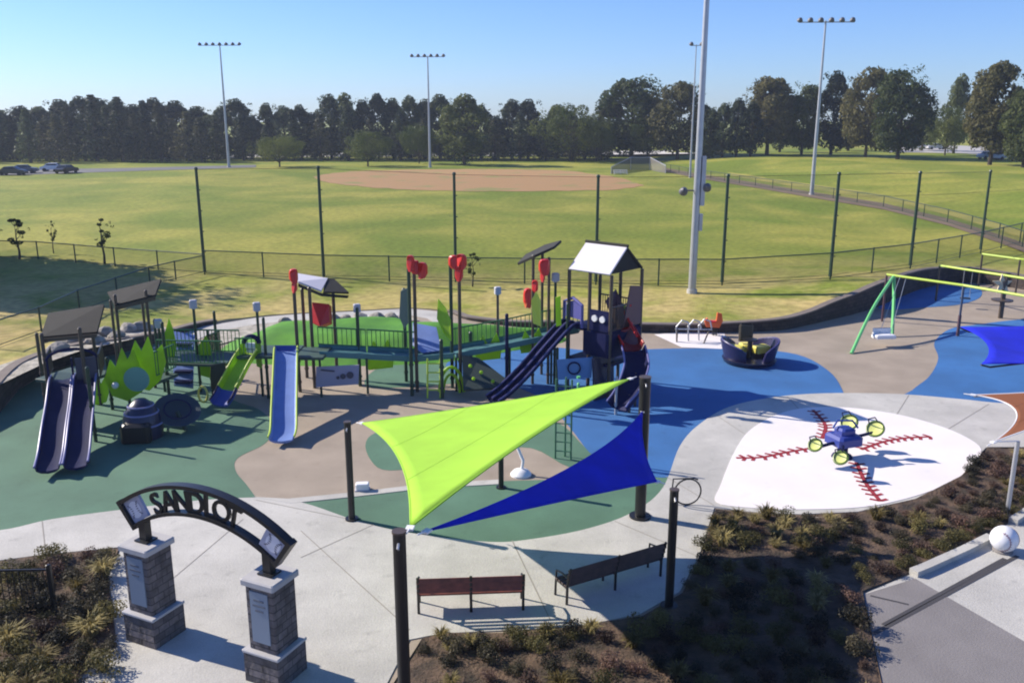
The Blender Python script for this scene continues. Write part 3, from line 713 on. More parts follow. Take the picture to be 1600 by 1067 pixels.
chain_fence(gls([(320, 429), (506, 437), (712, 441), (931, 445), (1128, 446), (1297, 437), (1422, 420), (1532, 396)]), 1.5, 'low chain link fence along the foot of the tall netting', step=4.5)
chain_fence(gls([(1532, 396), (1620, 372)]), 1.5, 'low chain link fence from the last netting post to the right edge', step=4)
chain_fence(gls([(1035, 266), (1090, 277), (1180, 291), (1268, 305), (1380, 324), (1480, 348), (1560, 373), (1640, 402)]), 1.2, 'distant low fence beside the dirt track at the right of the field', step=5)
# floodlights
def flood(bx, by, tx, ty, label, nl, r, width, top=None):
    p = GL(bx, by); z = top or pt(tx, ty, p.y).z
    t = thing('floodlight_pole', p, label, 'floodlight')
    b = MB(); b.tube([p-Vector((0, 0, .2)), (p.x, p.y, p.z+(z-p.z)*.35), (p.x, p.y, z)], [r, r*.8, r*.42], 12); b.build('pole', steel, t, True)
    b = MB(); b.cyl(p+Vector((0, 0, .0)), p+Vector((0, 0, .22)), r*1.35, r*1.3, 12); b.build('base_collar', conc, t, True)
    b = MB(); ang = -.06
    b.box((p.x, p.y, z-.15), (width, .12, .12), ang)
    b.build('crossarm', steel, t)
    for k in range(nl):
        f = (k-(nl-1)/2)/(nl-1)*width
        c = Vector((p.x+f*math.cos(ang), p.y-.25+f*math.sin(ang), z+.12)); b = MB()
        b.lathe(c, [(.10, .22), (.22, .15), (.34, -.1), (.36, -.16), (.30, -.14)], 12, Matrix.Rotation(R(50), 3, 'X')); b.build('lamp', mat('lamp_housing', (.10, .10, .12), .5), t, True)
    return p, t
flood(358, 262, 346, 70, 'leftmost floodlight pole rising in front of the dark conifers', 7, .28, 7.6)
flood(672, 262, 671, 88, 'second floodlight pole from the left behind the infield', 6, .26, 6.0)
flood(1268, 305, 1290, 33, 'slender floodlight pole standing on the track at the right', 6, .26, 6.2)
p, t = flood(1078, 278, 1084, 70, 'thin distant lamp pole seen just left of the near pole', 2, .18, 1.6)
p, t = flood(1081, 458, 0, 0, 'nearest steel light pole rising out of the top of the view', 6, .22, 6.0, top=26)
b = MB(); b.box((p.x+.29, p.y, 6.6), (.22, .3, 2.6)); b.box((p.x+.27, p.y, 4.4), (.18, .25, .9)); b.build('control_cabinet', steel, t)
for sx, z in ((-.75, 6.1), (.5, 6.3)):
    b = MB(); b.cyl((p.x, p.y, z), (p.x+sx, p.y-.1, z), .04); b.lathe((p.x+sx, p.y-.2, z), [(.06, .2), (.18, .1), (.24, -.14)], 12, Matrix.Rotation(R(60), 3, 'X')); b.build('loudspeaker', mat('lamp_housing', (.1, .1, .12)), t, True)
# backstop beside the diamond
P0, P1 = GL(955, 272), GL(1040, 271)
t = thing('backstop', (P0+P1)/2, 'grey mesh backstop and dugout fence at the right end of the infield', 'backstop')
b = MB(); m = MB(); pts = [P0, GL(985, 266), GL(1015, 266), P1]; hs = [1.2, 2.3, 2.3, 1.3]
for i, p in enumerate(pts): b.cyl(p, p+Vector((0, 0, hs[i])), .07, n=6)
for i in range(3):
    m.add([pts[i], pts[i+1], pts[i+1]+Vector((0, 0, hs[i+1])), pts[i]+Vector((0, 0, hs[i]))], [(0, 1, 2, 3)]); b.cyl(pts[i]+Vector((0, 0, hs[i])), pts[i+1]+Vector((0, 0, hs[i+1])), .06, n=6)
b.build('frame', steel, t); m.build('mesh', mat('backstop_mesh', (.16, .15, .13), .8, alpha=.75), t)
t = thing('bleachers', GL(970, 273), 'small pale metal bleachers beside the backstop', 'bleachers'); q = GL(970, 273)
for k in range(3):
    b = MB(); b.box((q.x, q.y+k*.5, q.z+.25+k*.22), (2.4, .3, .06)); b.build('bench_row', whitep, t)
b = MB()
for sx in (-1.1, 0, 1.1): b.tube([(q.x+sx, q.y-.1, q.z), (q.x+sx, q.y+1.1, q.z+.68), (q.x+sx, q.y+1.1, q.z)], .04, 6)
b.build('frame', steel, t)

# ================================================================ CARS
def car(loc, rz, col, label, group=None):
    t = thing('parked_car', (0, 0, 0), label, 'car', group); m = mat('car_paint_'+str(col), col, .3, spec=.6)
    gl = mat('car_glass', (.02, .025, .03), .1); ty = mat('tyre', (.02, .02, .02), .8)
    prof = [(-2.2, .35), (-2.25, .75), (-1.9, .92), (-1.5, 1.0), (-.95, 1.45), (.55, 1.48), (1.15, 1.02), (2.05, .88), (2.25, .65), (2.2, .35)]
    b = MB(); n = len(prof); vs = []
    for yy, ins in ((-.88, 0), (.88, 0)):
        for x, z in prof: vs.append((x, yy*(.84 if z > 1.1 else 1), z))
    b.add(vs, [tuple(range(n-1, -1, -1)), tuple(range(n, 2*n))]+[(i, (i+1) % n, (i+1) % n+n, i+n) for i in range(n)]); b.build('body', m, t)
    b = MB()
    for s in (-1, 1): b.slab([(-1.3, s*.86, 1.02), (-.9, s*.765, 1.38), (.5, s*.765, 1.4), (.95, s*.86, 1.04)], .02)
    b.slab([(.63, -.68, 1.43), (.63, .68, 1.43), (1.12, .78, 1.06), (1.12, -.78, 1.06)], .04); b.slab([(-1.02, -.68, 1.4), (-1.02, .68, 1.4), (-1.48, .78, 1.04), (-1.48, -.78, 1.04)], .04)
    b.build('window', gl, t)
    for x in (-1.4, 1.4):
        for s in (-.82, .82):
            b = MB(); b.cyl((x, s-.1, .33), (x, s+.1, .33), .33, n=14); b.build('wheel', ty, t, True)
    t.location = loc; t.rotation_euler = (0, 0, rz)
    return t
W = (.75, .75, .75); K = (.03, .03, .035)
car(GL(85, 268), .2, W, 'white car parked in the left car park'); car(GL(20, 274), .1, K, 'dark car parked near the left edge, in front of the conifers')
car(GL(38, 271), .3, (.12, .12, .14), 'grey car partly behind the dark one at the left edge'); car(GL(104, 271), 1.4, (.02, .02, .03), 'black car just right of the white one in the left car park')
car(GL(1436, 233), 0, W, 'white car parked beyond the two broad trees'); car(GL(1462, 234), 0, (.5, .5, .5), 'silver car parked right of the distant white car')
car(GL(1546, 249), .1, (.45, .5, .55), 'silver car beside the tallest tree at the right'); car(GL(1572, 250), .1, W, 'white car near the right edge under the trees'); car(GL(1598, 252), .1, (.10, .12, .2), 'dark blue car at the right edge under the trees')
# ================================================================ PLAY EQUIPMENT
def pipe(parent, pts, r, m, name, n=8, closed=False):
    b = MB(); b.tube(pts, r, n, closed=closed); return b.build(name, m, parent, True)
def post(parent, bx, by, ty, m=postg, r=.06, cap=None, name='post'):
    p = G(bx, by); z = pt(bx, ty, p.y).z; b = MB()
    b.cyl(p, (p.x, p.y, z), r, n=12); b.cyl((p.x, p.y, z), (p.x, p.y, z+.05), r*1.15, r*.6, 12)
    for zz in (.35, 1.15): b.cyl((p.x, p.y, zz), (p.x, p.y, zz+.07), r*1.35, n=12)
    o = b.build(name, m, parent, True)
    if cap:
        c = MB(); c.bbox((p.x, p.y, z+.17), (.26, .22, .30), .3, .03); c.cyl((p.x, p.y, z-.02), (p.x, p.y, z+.05), r*1.5, n=12); c.build('post_cap', cap, o)
    return Vector((p.x, p.y, z))
def chute(parent, path, w, h, m, name='slide', lat=None, rim=None, rimname='slide_rim', k=5):
    """open trough swept along a path"""
    P = smooth_open([Vector(p) for p in path], k); b = MB(); r1 = MB(); n = len(P); L = []; Rr = []
    pr = [(-w/2, h), (-w/2+.03, h), (-w*.40, h*.25), (-w*.28, .03), (0, 0), (w*.28, .03), (w*.40, h*.25), (w/2-.03, h), (w/2, h), (w*.45, h*.15), (w*.28, -.05), (0, -.08), (-w*.28, -.05), (-w*.45, h*.15)]
    q = len(pr); vs = []
    for i, p in enumerate(P):
        t = (P[min(i+1, n-1)]-P[max(i-1, 0)]).normalized(); s = Vector((t.y, -t.x, 0)).normalized() if lat is None else Vector(lat); u = s.cross(t)
        if u.z < 0: u = -u
        vs += [p+s*a+u*c for a, c in pr]; L.append(p-s*w/2+u*h); Rr.append(p+s*w/2+u*h)
    b.add(vs, [(i*q+j, i*q+(j+1) % q, (i+1)*q+(j+1) % q, (i+1)*q+j) for i in range(n-1) for j in range(q)]+[tuple(range(q)), tuple((n-1)*q+j for j in range(q-1, -1, -1))])
    o = b.build(name, m, parent, True)
    for l in (L, Rr):
        r1 = MB(); r1.tube(l, .035, 8); r1.build(rimname, rim or m, o, True)
    return o
def pslab(parent, pts, th, m, name):
    b = MB(); b.slab([pt(*q) for q in pts], th); return b.build(name, m, parent)
def deck(parent, c, sx, sy, z, rz, m=mat('deck_green', (.035, .075, .06), .6), name='deck'):
    b = MB(); b.bbox((c[0], c[1], z-.05), (sx, sy, .1), rz, .015); return b.build(name, m, parent)
railg = mat('rail_green', (.05, .17, .05), .5)
def barrier(parent, a, b_, h, m, name='barrier', gap=.12, r=.016):
    a = Vector(a); b_ = Vector(b_); b = MB(); n = max(2, int((b_-a).length/gap)); up = Vector((0, 0, h))
    b.tube([a, b_], .025, 6); b.tube([a+up, b_+up], .03, 6)
    for i in range(n+1): q = a.lerp(b_, i/n); b.tube([q, q+up], r, 5)
    return b.build(name, m, parent, True)

# ---- left play set with the twin navy slide
t = thing('play_structure', G(230, 610), 'low play structure at the left with twin navy slides, lime panels and dark canopies', 'play structure')
for a in ((72, 632, 522), (84, 668, 523), (143, 668, 514), (158, 632, 505)): post(t, *a, postb, .06)
for a in ((196, 610, 462), (243, 606, 455), (186, 585, 470), (233, 575, 452)): post(t, *a, postb, .055)
for a in ((150, 690, 575), (176, 640, 560), (203, 632, 576), (266, 634, 505), (332, 606, 517), (343, 592, 488), (420, 622, 498), (250, 590, 500)): post(t, *a, postg, .055)
for a in ((314, 612, 482), (411, 618, 486), (258, 612, 512)): post(t, *a, postg, .05, greyp)
pslab(t, [(76, 491, 29.5), (163, 477, 29.7), (152, 520, 28.2), (64, 528, 28.0)], .09, roofd, 'roof')
pslab(t, [(66, 529, 27.95), (152, 521, 28.15), (151, 527, 28.15), (66, 535, 27.95)], .06, postb, 'roof_beam')
pslab(t, [(168, 458, 33.0), (252, 437, 33.4), (243, 462, 32.2), (180, 478, 31.8)], .09, roofd, 'roof')
pslab(t, [(180, 479, 31.78), (243, 463, 32.18), (243, 469, 32.18), (180, 485, 31.78)], .06, postb, 'roof_beam')
A0 = Vector((-14.35, 27.9, 1.55)); deck(t, (-14.7, 28.7), 1.8, 1.6, 1.55, -.35)
deck(t, (-12.9, 30.0), 1.9, 1.2, 1.15, -.35); deck(t, (-11.4, 31.3), 2.6, 1.7, 1.45, -.1); deck(t, (-8.9, 31.5), 2.2, 1.6, 1.65, 0)
sd = Vector((1.65, -4.6, 0)).normalized(); lt = Vector((-sd.y, sd.x, 0))*-1
for k in (-.36, .36):
    o_ = A0+lt*k
    chute(t, [o_-sd*.3+Vector((0, 0, .02)), o_+sd*.25, o_+sd*1.3+Vector((0, 0, -.42)), o_+sd*2.5+Vector((0, 0, -.78)), o_+sd*3.7+Vector((0, 0, -1.2)), o_+sd*4.5+Vector((0, 0, -1.33))], .66, .17, navy, rim=mat('navy_rim', (.16, .16, .34), .35))
b = MB()
for s in (-1, 0, 1): b.tube([A0+lt*s*.72-sd*.05, A0+lt*s*.72+Vector((0, 0, .8))-sd*.05], .035, 8)
hood = [A0-sd*.05+lt*(.74*math.cos(q))+Vector((0, 0, .75+.34*math.sin(q))) for q in [math.pi*i/12 for i in range(13)]]
b.tube(hood, .05, 8); b.build('slide_hood', navy, t, True)
b = MB(); b.slab([A0+lt*-.72+Vector((0, 0, .05)), A0+lt*-.1+Vector((0, 0, .05)), A0+lt*-.1+Vector((0, 0, .78)), A0+lt*-.72+Vector((0, 0, .8))], .05); b.build('hood_panel', mat('dark_grey_panel', (.06, .06, .09), .5), t)
barrier(t, A0+lt*-.8+Vector((0, 0, .1)), A0+lt*-.8-sd*1.6+Vector((0, 0, .1)), .75, postb)
barrier(t, A0+lt*.8+Vector((0, 0, .1)), A0+lt*.8-sd*1.6+Vector((0, 0, .1)), .75, postb)
for q in (-.6, 0, .6):
    b = MB(); b.tube([A0+lt*q+sd*3.6+Vector((0, 0, -1.3)), A0+lt*q+sd*3.6+Vector((0, 0, -1.55))], .04, 8); b.build('slide_leg', postb, t)
# lime picket walls
for pts in ([(164, 592), (172, 562), (181, 574), (190, 544), (199, 562), (208, 546), (220, 576), (230, 590), (222, 612), (200, 626), (176, 618)],):
    pslab(t, [(x, y, 28.7) for x, y in pts], .07, lime, 'lime_panel')
pslab(t, [(x, y, 29.0) for x, y in [(202, 560), (211, 532), (221, 549), (231, 526), (240, 552), (253, 538), (259, 566), (251, 594), (234, 610), (212, 604)]], .07, lime, 'lime_panel')
pslab(t, [(x, y, 31.4) for x, y in [(252, 556), (258, 520), (264, 498), (270, 514), (276, 540), (270, 566), (258, 572)]], .07, lime, 'lime_panel')
b = MB(); c = pt(214, 592, 28.55); b.cyl(c, c+Vector((0, -.07, 0)), .42, n=24); b.build('bubble_window', mat('pale_teal_plastic', (.16, .34, .28), .3), t, True)
c = pt(180, 602, 28.6); b = MB(); b.sphere(c, .12, 12); b.build('knob', whitep, t, True)
for q in ([(142, 612), (150, 588), (158, 600), (166, 584), (172, 606), (166, 628), (150, 634)],):
    pslab(t, [(x, y, 30.2) for x, y in q], .06, lime, 'lime_panel')
pslab(t, [(310, 540, 31.6), (322, 524, 31.6), (330, 546, 31.6), (328, 590, 31.6), (314, 586, 31.6)], .06, lime, 'lime_panel')
pslab(t, [(352, 596, 30.6), (366, 570, 30.9), (378, 556, 31.2), (380, 574, 31.2), (368, 596, 30.9), (354, 616, 30.6)], .05, lime, 'lime_panel')
for a_, c_ in (((-13.85, 29.3), (-12.1, 28.7)), ((-12.0, 28.8), (-11.75, 29.9)), ((-12.6, 30.5), (-10.2, 30.3)), ((-12.6, 32.1), (-10.1, 31.95)), ((-9.9, 30.75), (-9.3, 30.75))):
    if a_[0] < -12.5 and a_[1] < 30: continue
    barrier(t, (a_[0], a_[1], 1.5), (c_[0], c_[1], 1.5), .8, railg, gap=.14)
# steps in blue, with dark treads
pslab(t, [(268, 518, 34.2), (304, 524, 34.2), (302, 606, 31.6), (272, 602, 31.6)], .08, peri, 'stair_side')
for y in (538, 562, 580, 596):
    Y = 34.2-(y-518)/86*2.6-.12; b = MB(); c = pt(287, y, Y); b.box(c, (.62, .24, .08)); b.build('step', navy, t)
barrier(t, pt(330, 560, 32), pt(345, 552, 33.4), .9, postg)
pslab(t, [(330, 570, 30.2), (352, 566, 30.2), (353, 622, 30.2), (332, 626, 30.2)], .08, mat('black_green_panel', (.010, .022, .018), .5), 'play_panel')
c = pt(317, 616, 29.6); b = MB(); b.tube([c+Vector((.16*math.cos(q), 0, .28*math.sin(q))) for q in [2*math.pi*i/18 for i in range(18)]], .04, 8, closed=True); b.build('ring_handle', yellowp, t, True)
# lime slide ending in navy
S = pt(392, 552, 31.0); E = G(345, 634, .28)
ch = chute(t, [S, S.lerp(E, .25)+Vector((0, 0, .06)), S.lerp(E, .6), S.lerp(E, .72)], .72, .24, lime, rim=limem)
chute(t, [S.lerp(E, .70), S.lerp(E, .85)+Vector((0, 0, -.05)), E], .76, .22, bluep, rim=navy)
pslab(t, [(374, 540, 31.2), (384, 530, 31.2), (386, 566, 31.2), (378, 572, 31.2)], .06, lime, 'lime_panel'); pslab(t, [(398, 530, 31.2), (408, 540, 31.2), (409, 576, 31.0), (401, 572, 31.0)], .06, lime, 'lime_panel')
b = MB(); h0 = pt(381, 536, 31.2); h1 = pt(405, 536, 31.2); cc = (h0+h1)/2; rr_ = (h1-h0).length/2
b.tube([cc+Vector((rr_*math.cos(q), 0, rr_*.9*math.sin(q))) for q in [math.pi*i/10 for i in range(11)]], .09, 8); b.build('slide_hood', navy, t, True)
b = MB(); b.bbox(cc+Vector((0, .02, -.08)), (rr_*1.7, .12, .16), 0, .02); b.build('hood_board', whitep, t)
# straight steep slide
S = pt(447, 552, 30.6); E = G(443, 686, .16); dd = (E-S)
chute(t, [S-dd*.08+Vector((0, 0, -.18)), S, S+dd*.3, S+dd*.7, S+dd*.93+Vector((0, 0, -.02)), E+Vector((0, -.25, .02))], .80, .16, peri, rim=limem)
pslab(t, [(430, 540, 30.9), (463, 540, 30.9), (462, 556, 30.7), (431, 556, 30.7)], .06, bluep, 'slide_gate')
deck(t, (-7.6, 31.4), 1.7, 1.5, 1.62, 0)

# ---- dome crawler and tilted dish, standing free in front
p = G(213, 692); t = thing('crawl_dome', p, 'navy ribbed crawl dome on the green surfacing right of the twin slides', 'dome climber')
b = MB(); b.lathe((p.x, p.y+.6, 0), [(.60, 0), (.62, .3), (.56, .7), (.40, 1.05), (.18, 1.25), (.04, 1.28)], 20); b.build('dome', mat('dark_navy_plastic', (.012, .016, .05), .35), t, True)
for z, r in ((.46, .62), (.82, .51), (1.06, .39)):
    b = MB(); b.tube([(p.x+r*math.cos(q), p.y+.6+r*math.sin(q), z) for q in [2*math.pi*i/24 for i in range(24)]], .03, 6, closed=True); b.build('rib', mat('rib_grey', (.20, .20, .36), .4), t, True)
b = MB(); b.bbox((p.x, p.y+.15, .33), (.9, .6, .6), .1, .08); b.build('shade_block', black, t)  # black block stands in for the dome's shaded side
p = G(290, 672); t = thing('spinning_dish', p, 'dark tilted dish on a short post right of the crawl dome', 'spinner')
Mx = Vector((.30, -.42, .86)).to_track_quat('Z', 'Y').to_matrix(); c = Vector((p.x-.25, p.y+.1, .62))
b = MB(); b.lathe(c, [(.05, -.26), (.48, -.14), (.70, .02), (.74, .08), (.70, .08), (.5, -.04), (.04, -.14)], 26, Mx); b.build('dish', mat('slate_plastic', (.022, .042, .048), .45), t, True)
pipe(t, [(p.x, p.y, 0), c], .07, postg, 'pedestal')
b = MB(); b.tube([c+Mx @ Vector((.42*math.cos(q), .42*math.sin(q), .10)) for q in [2*math.pi*i/20 for i in range(20)]], .025, 6, closed=True); b.build('grab_ring', navy, t, True)

# ---- middle structure: long ramp with posts, red toppers and panels
t = thing('play_structure', G(640, 600), 'ramp structure in the middle with red topped tall posts and a teal deck', 'play structure')
for a in ((469, 612, 437, postb), (492, 606, 450, postb), (527, 590, 460, postb), (480, 590, 452, postb), (563, 603, 482, postg), (644, 618, 410, postg), (652, 612, 425, postb), (635, 596, 452, postg), (707, 606, 412, postg), (720, 612, 418, postb), (691, 622, 532, postg), (792, 606, 492, navy), (736, 596, 520, postg)):
    post(t, a[0], a[1], a[2], a[3], .065)
post(t, 563, 602, 488, postg, .05, greyp); post(t, 778, 560, 460, postb, .055, mat('pale_cap', (.5, .5, .54), .6))
pslab(t, [(463, 428, 34.4), (512, 436, 33.9), (502, 455, 32.6), (466, 441, 32.9)], .07, roofw, 'roof')
pslab(t, [(508, 435, 33.95), (522, 437, 34.1), (545, 458, 33.2), (505, 457, 32.6)], .07, roofd, 'roof')
pslab(t, [(466, 443, 32.85), (502, 458, 32.55), (545, 462, 33.15), (543, 466, 33.15), (502, 463, 32.5), (466, 448, 32.85)], .08, roofd, 'roof_beam')
# deck and ramp
dk_ = [(-7.1, 31.6, 1.55), (-5.4, 32.0, 1.35), (-3.6, 32.2, 1.2), (-2.2, 32.3, 1.3), (-.2, 32.8, 1.55), (1.6, 33.2, 1.85), (2.6, 33.0, 2.1)]
for i, (a, c) in enumerate(zip(dk_, dk_[1:])):
    a, c = Vector(a), Vector(c); d = (c-a); d.z = 0; s = Vector((-d.y, d.x, 0)).normalized()*.5
    b = MB(); b.slab([a-s, c-s, c+s, a+s], .08); b.build('ramp_deck', teal, t)
    for sg in (-1, 1):
        b = MB(); u = Vector((0, 0, .10)); b.slab([a+s*sg+u*.1, c+s*sg+u*.1, c+s*sg+u*1.8, a+s*sg+u*1.8], .05); b.build('kick_rail', teal, t)
for k in (0, 1, 3, 4, 5):
    a, c = Vector(dk_[k]), Vector(dk_[k+1]); d = (c-a); d.z = 0; s = Vector((-d.y, d.x, 0)).normalized()*.51
    barrier(t, a+s+Vector((0, 0, .2)), c+s+Vector((0, 0, .2)), .65, railg, gap=.16)
    b = MB(); b.cyl((a-s), (a.x-s.x, a.y-s.y, 0), .045, n=8); b.build('ramp_leg', postg, t, True)
# picture panel
o = pslab(t, [(494, 573, 31.0), (561, 570, 31.0), (560, 600, 31.0), (494, 605, 31.0)], .05, mat('lilac_panel', (.34, .33, .42), .5), 'picture_panel')
b = MB()
for x, y, r in ((536, 588, .10), (547, 586, .13), (528, 590, .06)):
    c = pt(x, y, 30.95); b.cyl(c, c+Vector((0, -.02, 0)), r, n=10)
c = pt(512, 579, 30.94); b.box(c, (.5, .02, .05), M=Matrix.Rotation(.1, 4, 'Y')); b.build('panel_picture', mat('panel_ink', (.06, .06, .09), .5), o)
# dark climbing wall and lime climber
pslab(t, [(722, 556, 31.6), (748, 560, 31.6), (808, 606, 30.6), (724, 610, 30.6)], .10, mat('climbing_wall', (.020, .040, .036), .7), 'climbing_wall')
b = MB()
for x, y, Y in ((735, 572, 31.2), (752, 582, 31.0), (740, 592, 30.8), (770, 596, 30.7)): b.sphere(pt(x, y, Y)+Vector((0, -.07, .03)), .07, 8)
b.build('climbing_hold', lime, t, True)
for x in (668, 688): b_, t_ = G(x, 622), pt(x, 560, G(x, 622).y); pipe(t, [b_, t_], .035, limem, 'ladder_rail')
for y in (568, 582, 596, 609): pipe(t, [pt(668, y, G(668, 622).y), pt(688, y, G(688, 622).y)], .03, limem, 'rung')
b = MB(); c = G(706, 616); b.tube([c+Vector((.45*math.cos(q), 0, .1+.95*abs(math.sin(q)))) for q in [math.pi*i/12 for i in range(13)]], .06, 8); b.tube([c+Vector((.3*math.cos(q), -.1, .1+.7*abs(math.sin(q)))) for q in [math.pi*i/12 for i in range(13)]], .05, 8); b.build('arch_climber', lime, t, True)
pslab(t, [(683, 498, 31.4), (685, 467, 31.6), (697, 482, 31.4), (704, 500, 31.2), (705, 533, 31.0), (693, 520, 31.1)], .06, lime, 'lime_sail_panel')
pslab(t, [(626, 455, 31.9), (640, 448, 31.9), (641, 500, 31.9), (632, 514, 31.9), (624, 495, 31.9)], .06, mat('sage_panel', (.13, .19, .16), .5), 'leaf_panel')
pslab(t, [(645, 505, 33.5), (682, 512, 33.2), (690, 548, 32.4), (660, 552, 32.4), (645, 540, 32.8)], .08, peri, 'blue_panel')
# red toppers
def topper(par, cx, cy, Y, wpx, hpx, m=redp, rz=.0, nm='red_topper'):
    c = pt(cx, cy, Y); s = Y/FPX; b = MB(); w2 = wpx*s/2; h2 = hpx*s/2; n = 14
    pr = [(w2*math.copysign(abs(math.cos(q))**.55, math.cos(q))*(1.0 if math.sin(q) > -.4 else .8), h2*math.copysign(abs(math.sin(q))**.6, math.sin(q))) for q in [2*math.pi*(i+.5)/n for i in range(n)]]
    vs = []
    for dy in (-.09, .09): vs += [c+Matrix.Rotation(rz, 3, 'Z') @ Vector((x, dy*(1-.3*abs(x/w2))+.12*(x/w2)**2, z)) for x, z in pr]
    b.add(vs, [tuple(range(n-1, -1, -1)), tuple(range(n, 2*n))]+[(i, (i+1) % n, (i+1) % n+n, i+n) for i in range(n)])
    return b.build(nm, m, par)
for q_ in ([(572, 556), (584, 532), (594, 548), (606, 530), (616, 552), (614, 574), (576, 578)], [(742, 548), (754, 524), (764, 540), (776, 520), (784, 542), (782, 560), (744, 564)], [(812, 540), (820, 516), (830, 530), (842, 512), (850, 532), (848, 548), (814, 552)]):
    pslab(t, [(x, y, 33.1) for x, y in q_], .05, lime, 'lime_panel')
topper(t, 641, 412, 30.9, 12, 26); topper(t, 650, 418, 31.1, 14, 22, rz=.7); topper(t, 658, 423, 31.0, 15, 26, rz=-.4)
topper(t, 710, 410, 31.0, 13, 22, rz=.6); topper(t, 719, 410, 31.2, 15, 26, rz=-.5); topper(t, 717, 428, 31.1, 13, 24)
topper(t, 460, 432, 31.3, 13, 24, rz=.5); topper(t, 459, 450, 31.4, 8, 16)
pslab(t, [(490, 474, 33.4), (516, 477, 33.4), (517, 505, 33.2), (502, 511, 33.0), (490, 506, 33.2)], .5, redp, 'red_box')

# ---- slide tower
t = thing('play_tower', (3.4, 32.3, 0), 'tall play tower with a pale pitched roof and navy slides behind the lime sail', 'play tower')
U = Vector((.74, -.67, 0)).normalized(); V_ = Vector((.67, .74, 0)).normalized(); O = Vector((3.45, 32.3, 0)); Z = Vector((0, 0, 1))
zr, ze = 5.42, 4.55
for su_, sv in ((-1, -1), (1, -1), (1, 1), (-1, 1), (0, -1), (0, 1)):
    q = O+U*su_*.95+V_*sv*.95; b = MB(); b.cyl(q, q+Z*(ze-.02), .065, n=12); b.cyl(q+Z*1.0, q+Z*1.07, .085, n=12); b.build('post', postb, t, True)
rl, rh = .92, 1.02
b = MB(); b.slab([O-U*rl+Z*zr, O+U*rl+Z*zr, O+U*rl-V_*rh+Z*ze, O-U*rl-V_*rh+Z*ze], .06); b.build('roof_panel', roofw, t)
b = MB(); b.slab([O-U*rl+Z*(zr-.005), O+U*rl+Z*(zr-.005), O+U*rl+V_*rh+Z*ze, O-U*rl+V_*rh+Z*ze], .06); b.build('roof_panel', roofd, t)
for s in (-1, 1):
    b = MB(); b.slab([O+U*s*(rl-.08)+Z*(zr-.08), O+U*s*(rl-.08)-V_*(rh-.15)+Z*(ze+.0), O+U*s*(rl-.08)+V_*(rh-.15)+Z*(ze+.0)], .05); b.build('gable', roofd, t)
b = MB(); b.tube([O-U*(rl+.03)+Z*(zr+.05), O+U*(rl+.03)+Z*(zr+.05)], .06, 8); b.build('ridge_cap', roofd, t, True)
for zz, nm in ((2.4, 'deck'), (1.2, 'lower_deck')):
    b = MB(); b.slab([O-U*.95-V_*.95+Z*zz, O+U*.95-V_*.95+Z*zz, O+U*.95+V_*.95+Z*zz, O-U*.95+V_*.95+Z*zz], .1); b.build(nm, navy, t)
barrier(t, O+U*.95-V_*.9+Z*2.5, O+U*.95+V_*.9+Z*2.5, .85, postb, gap=.1); barrier(t, O-U*.9+V_*.95+Z*2.5, O+U*.9+V_*.95+Z*2.5, .85, postb, gap=.1)
b = MB(); b.slab([O+U*.05-V_*.97+Z*2.45, O+U*.9-V_*.97+Z*2.45, O+U*.9-V_*.97+Z*3.2, O+U*.05-V_*.97+Z*3.2], .06); b.build('lookout_panel', navy, t)
for k in (.3, .65):
    b = MB(); c = O+U*k-V_*1.0+Z*2.9; b.cyl(c, c-V_*.06, .12, n=14); b.build('porthole', whitep, t, True)
b = MB(); b.slab([O+U*.97-V_*.2+Z*2.5, O+U*.97+V_*.9+Z*2.5, O+U*.97+V_*.9+Z*3.9, O+U*.97+V_*.2+Z*4.0], .05); b.build('brown_panel', mat('brown_panel', (.14, .07, .07), .5), t)
# navy double slide to the left
E = G(776, 626, .22); S = O-U*.75-V_*.95+Z*2.45; dd = E-S; dh = Vector((dd.x, dd.y, 0)).normalized(); lt = Vector((-dh.y, dh.x, 0))
for k in (-.19, .19):
    chute(t, [S+lt*k, S+lt*k+dh*.3, S+lt*k+dd*.35+Z*.12, S+lt*k+dd*.62+Z*-.02, S+lt*k+dd*.88+Z*-.02, E+lt*k+dh*.15], .36, .15, navy, rim=mat('navy_dull_rim', (.06, .06, .17), .4))
b = MB(); b.tube([S+lt*.5, S+lt*.5+Z*.85, S+Z*1.05, S-lt*.5+Z*.85, S-lt*.5], .06, 8); b.build('slide_hood', mat('violet_plastic', (.10, .10, .32), .4), t, True)
b = MB(); b.slab([S+lt*.45+Z*.3, S-lt*.45+Z*.3, S-lt*.45+Z*.8, S+Z*.95, S+lt*.45+Z*.8], .05); b.build('hood_panel', mat('violet_plastic', (.10, .10, .32), .4), t)
# curling slide on the right: maroon upper flank, navy trough
pa = [O+U*.9-V_*.3+Z*2.42, pt(972, 520, 31.9), pt(988, 548, 30.9), pt(994, 582, 30.0), pt(984, 616, 29.3), pt(968, 640, 28.9)]
chute(t, pa[:3], .78, .30, maroon, rim=redp, k=6)
chute(t, [pa[2]-Z*.03, pa[3], pa[4], pa[5]], .85, .30, navy, rim=mat('navy_rim', (.16, .16, .34), .35), k=6)
for q in (pa[3], pa[4]):
    b = MB(); b.cyl((q.x, q.y, 0), q, .05, n=8); b.build('slide_leg', postb, t)
pipe(t, [O+U*1.0+V_*.2+Z*3.3, pt(975, 500, 32.0)+Z*.3, pt(995, 540, 30.9)+Z*.35], .05, redp, 'slide_rail')
pslab(t, [(958, 492, 33.2), (968, 470, 33.4), (978, 478, 33.4), (974, 505, 33.2)], .05, lime, 'lime_panel')
pslab(t, [(870, 562, 31.0), (926, 558, 31.0), (924, 590, 31.0), (872, 593, 31.0)], .05, mat('sky_panel', (.12, .25, .48), .5), 'play_panel')
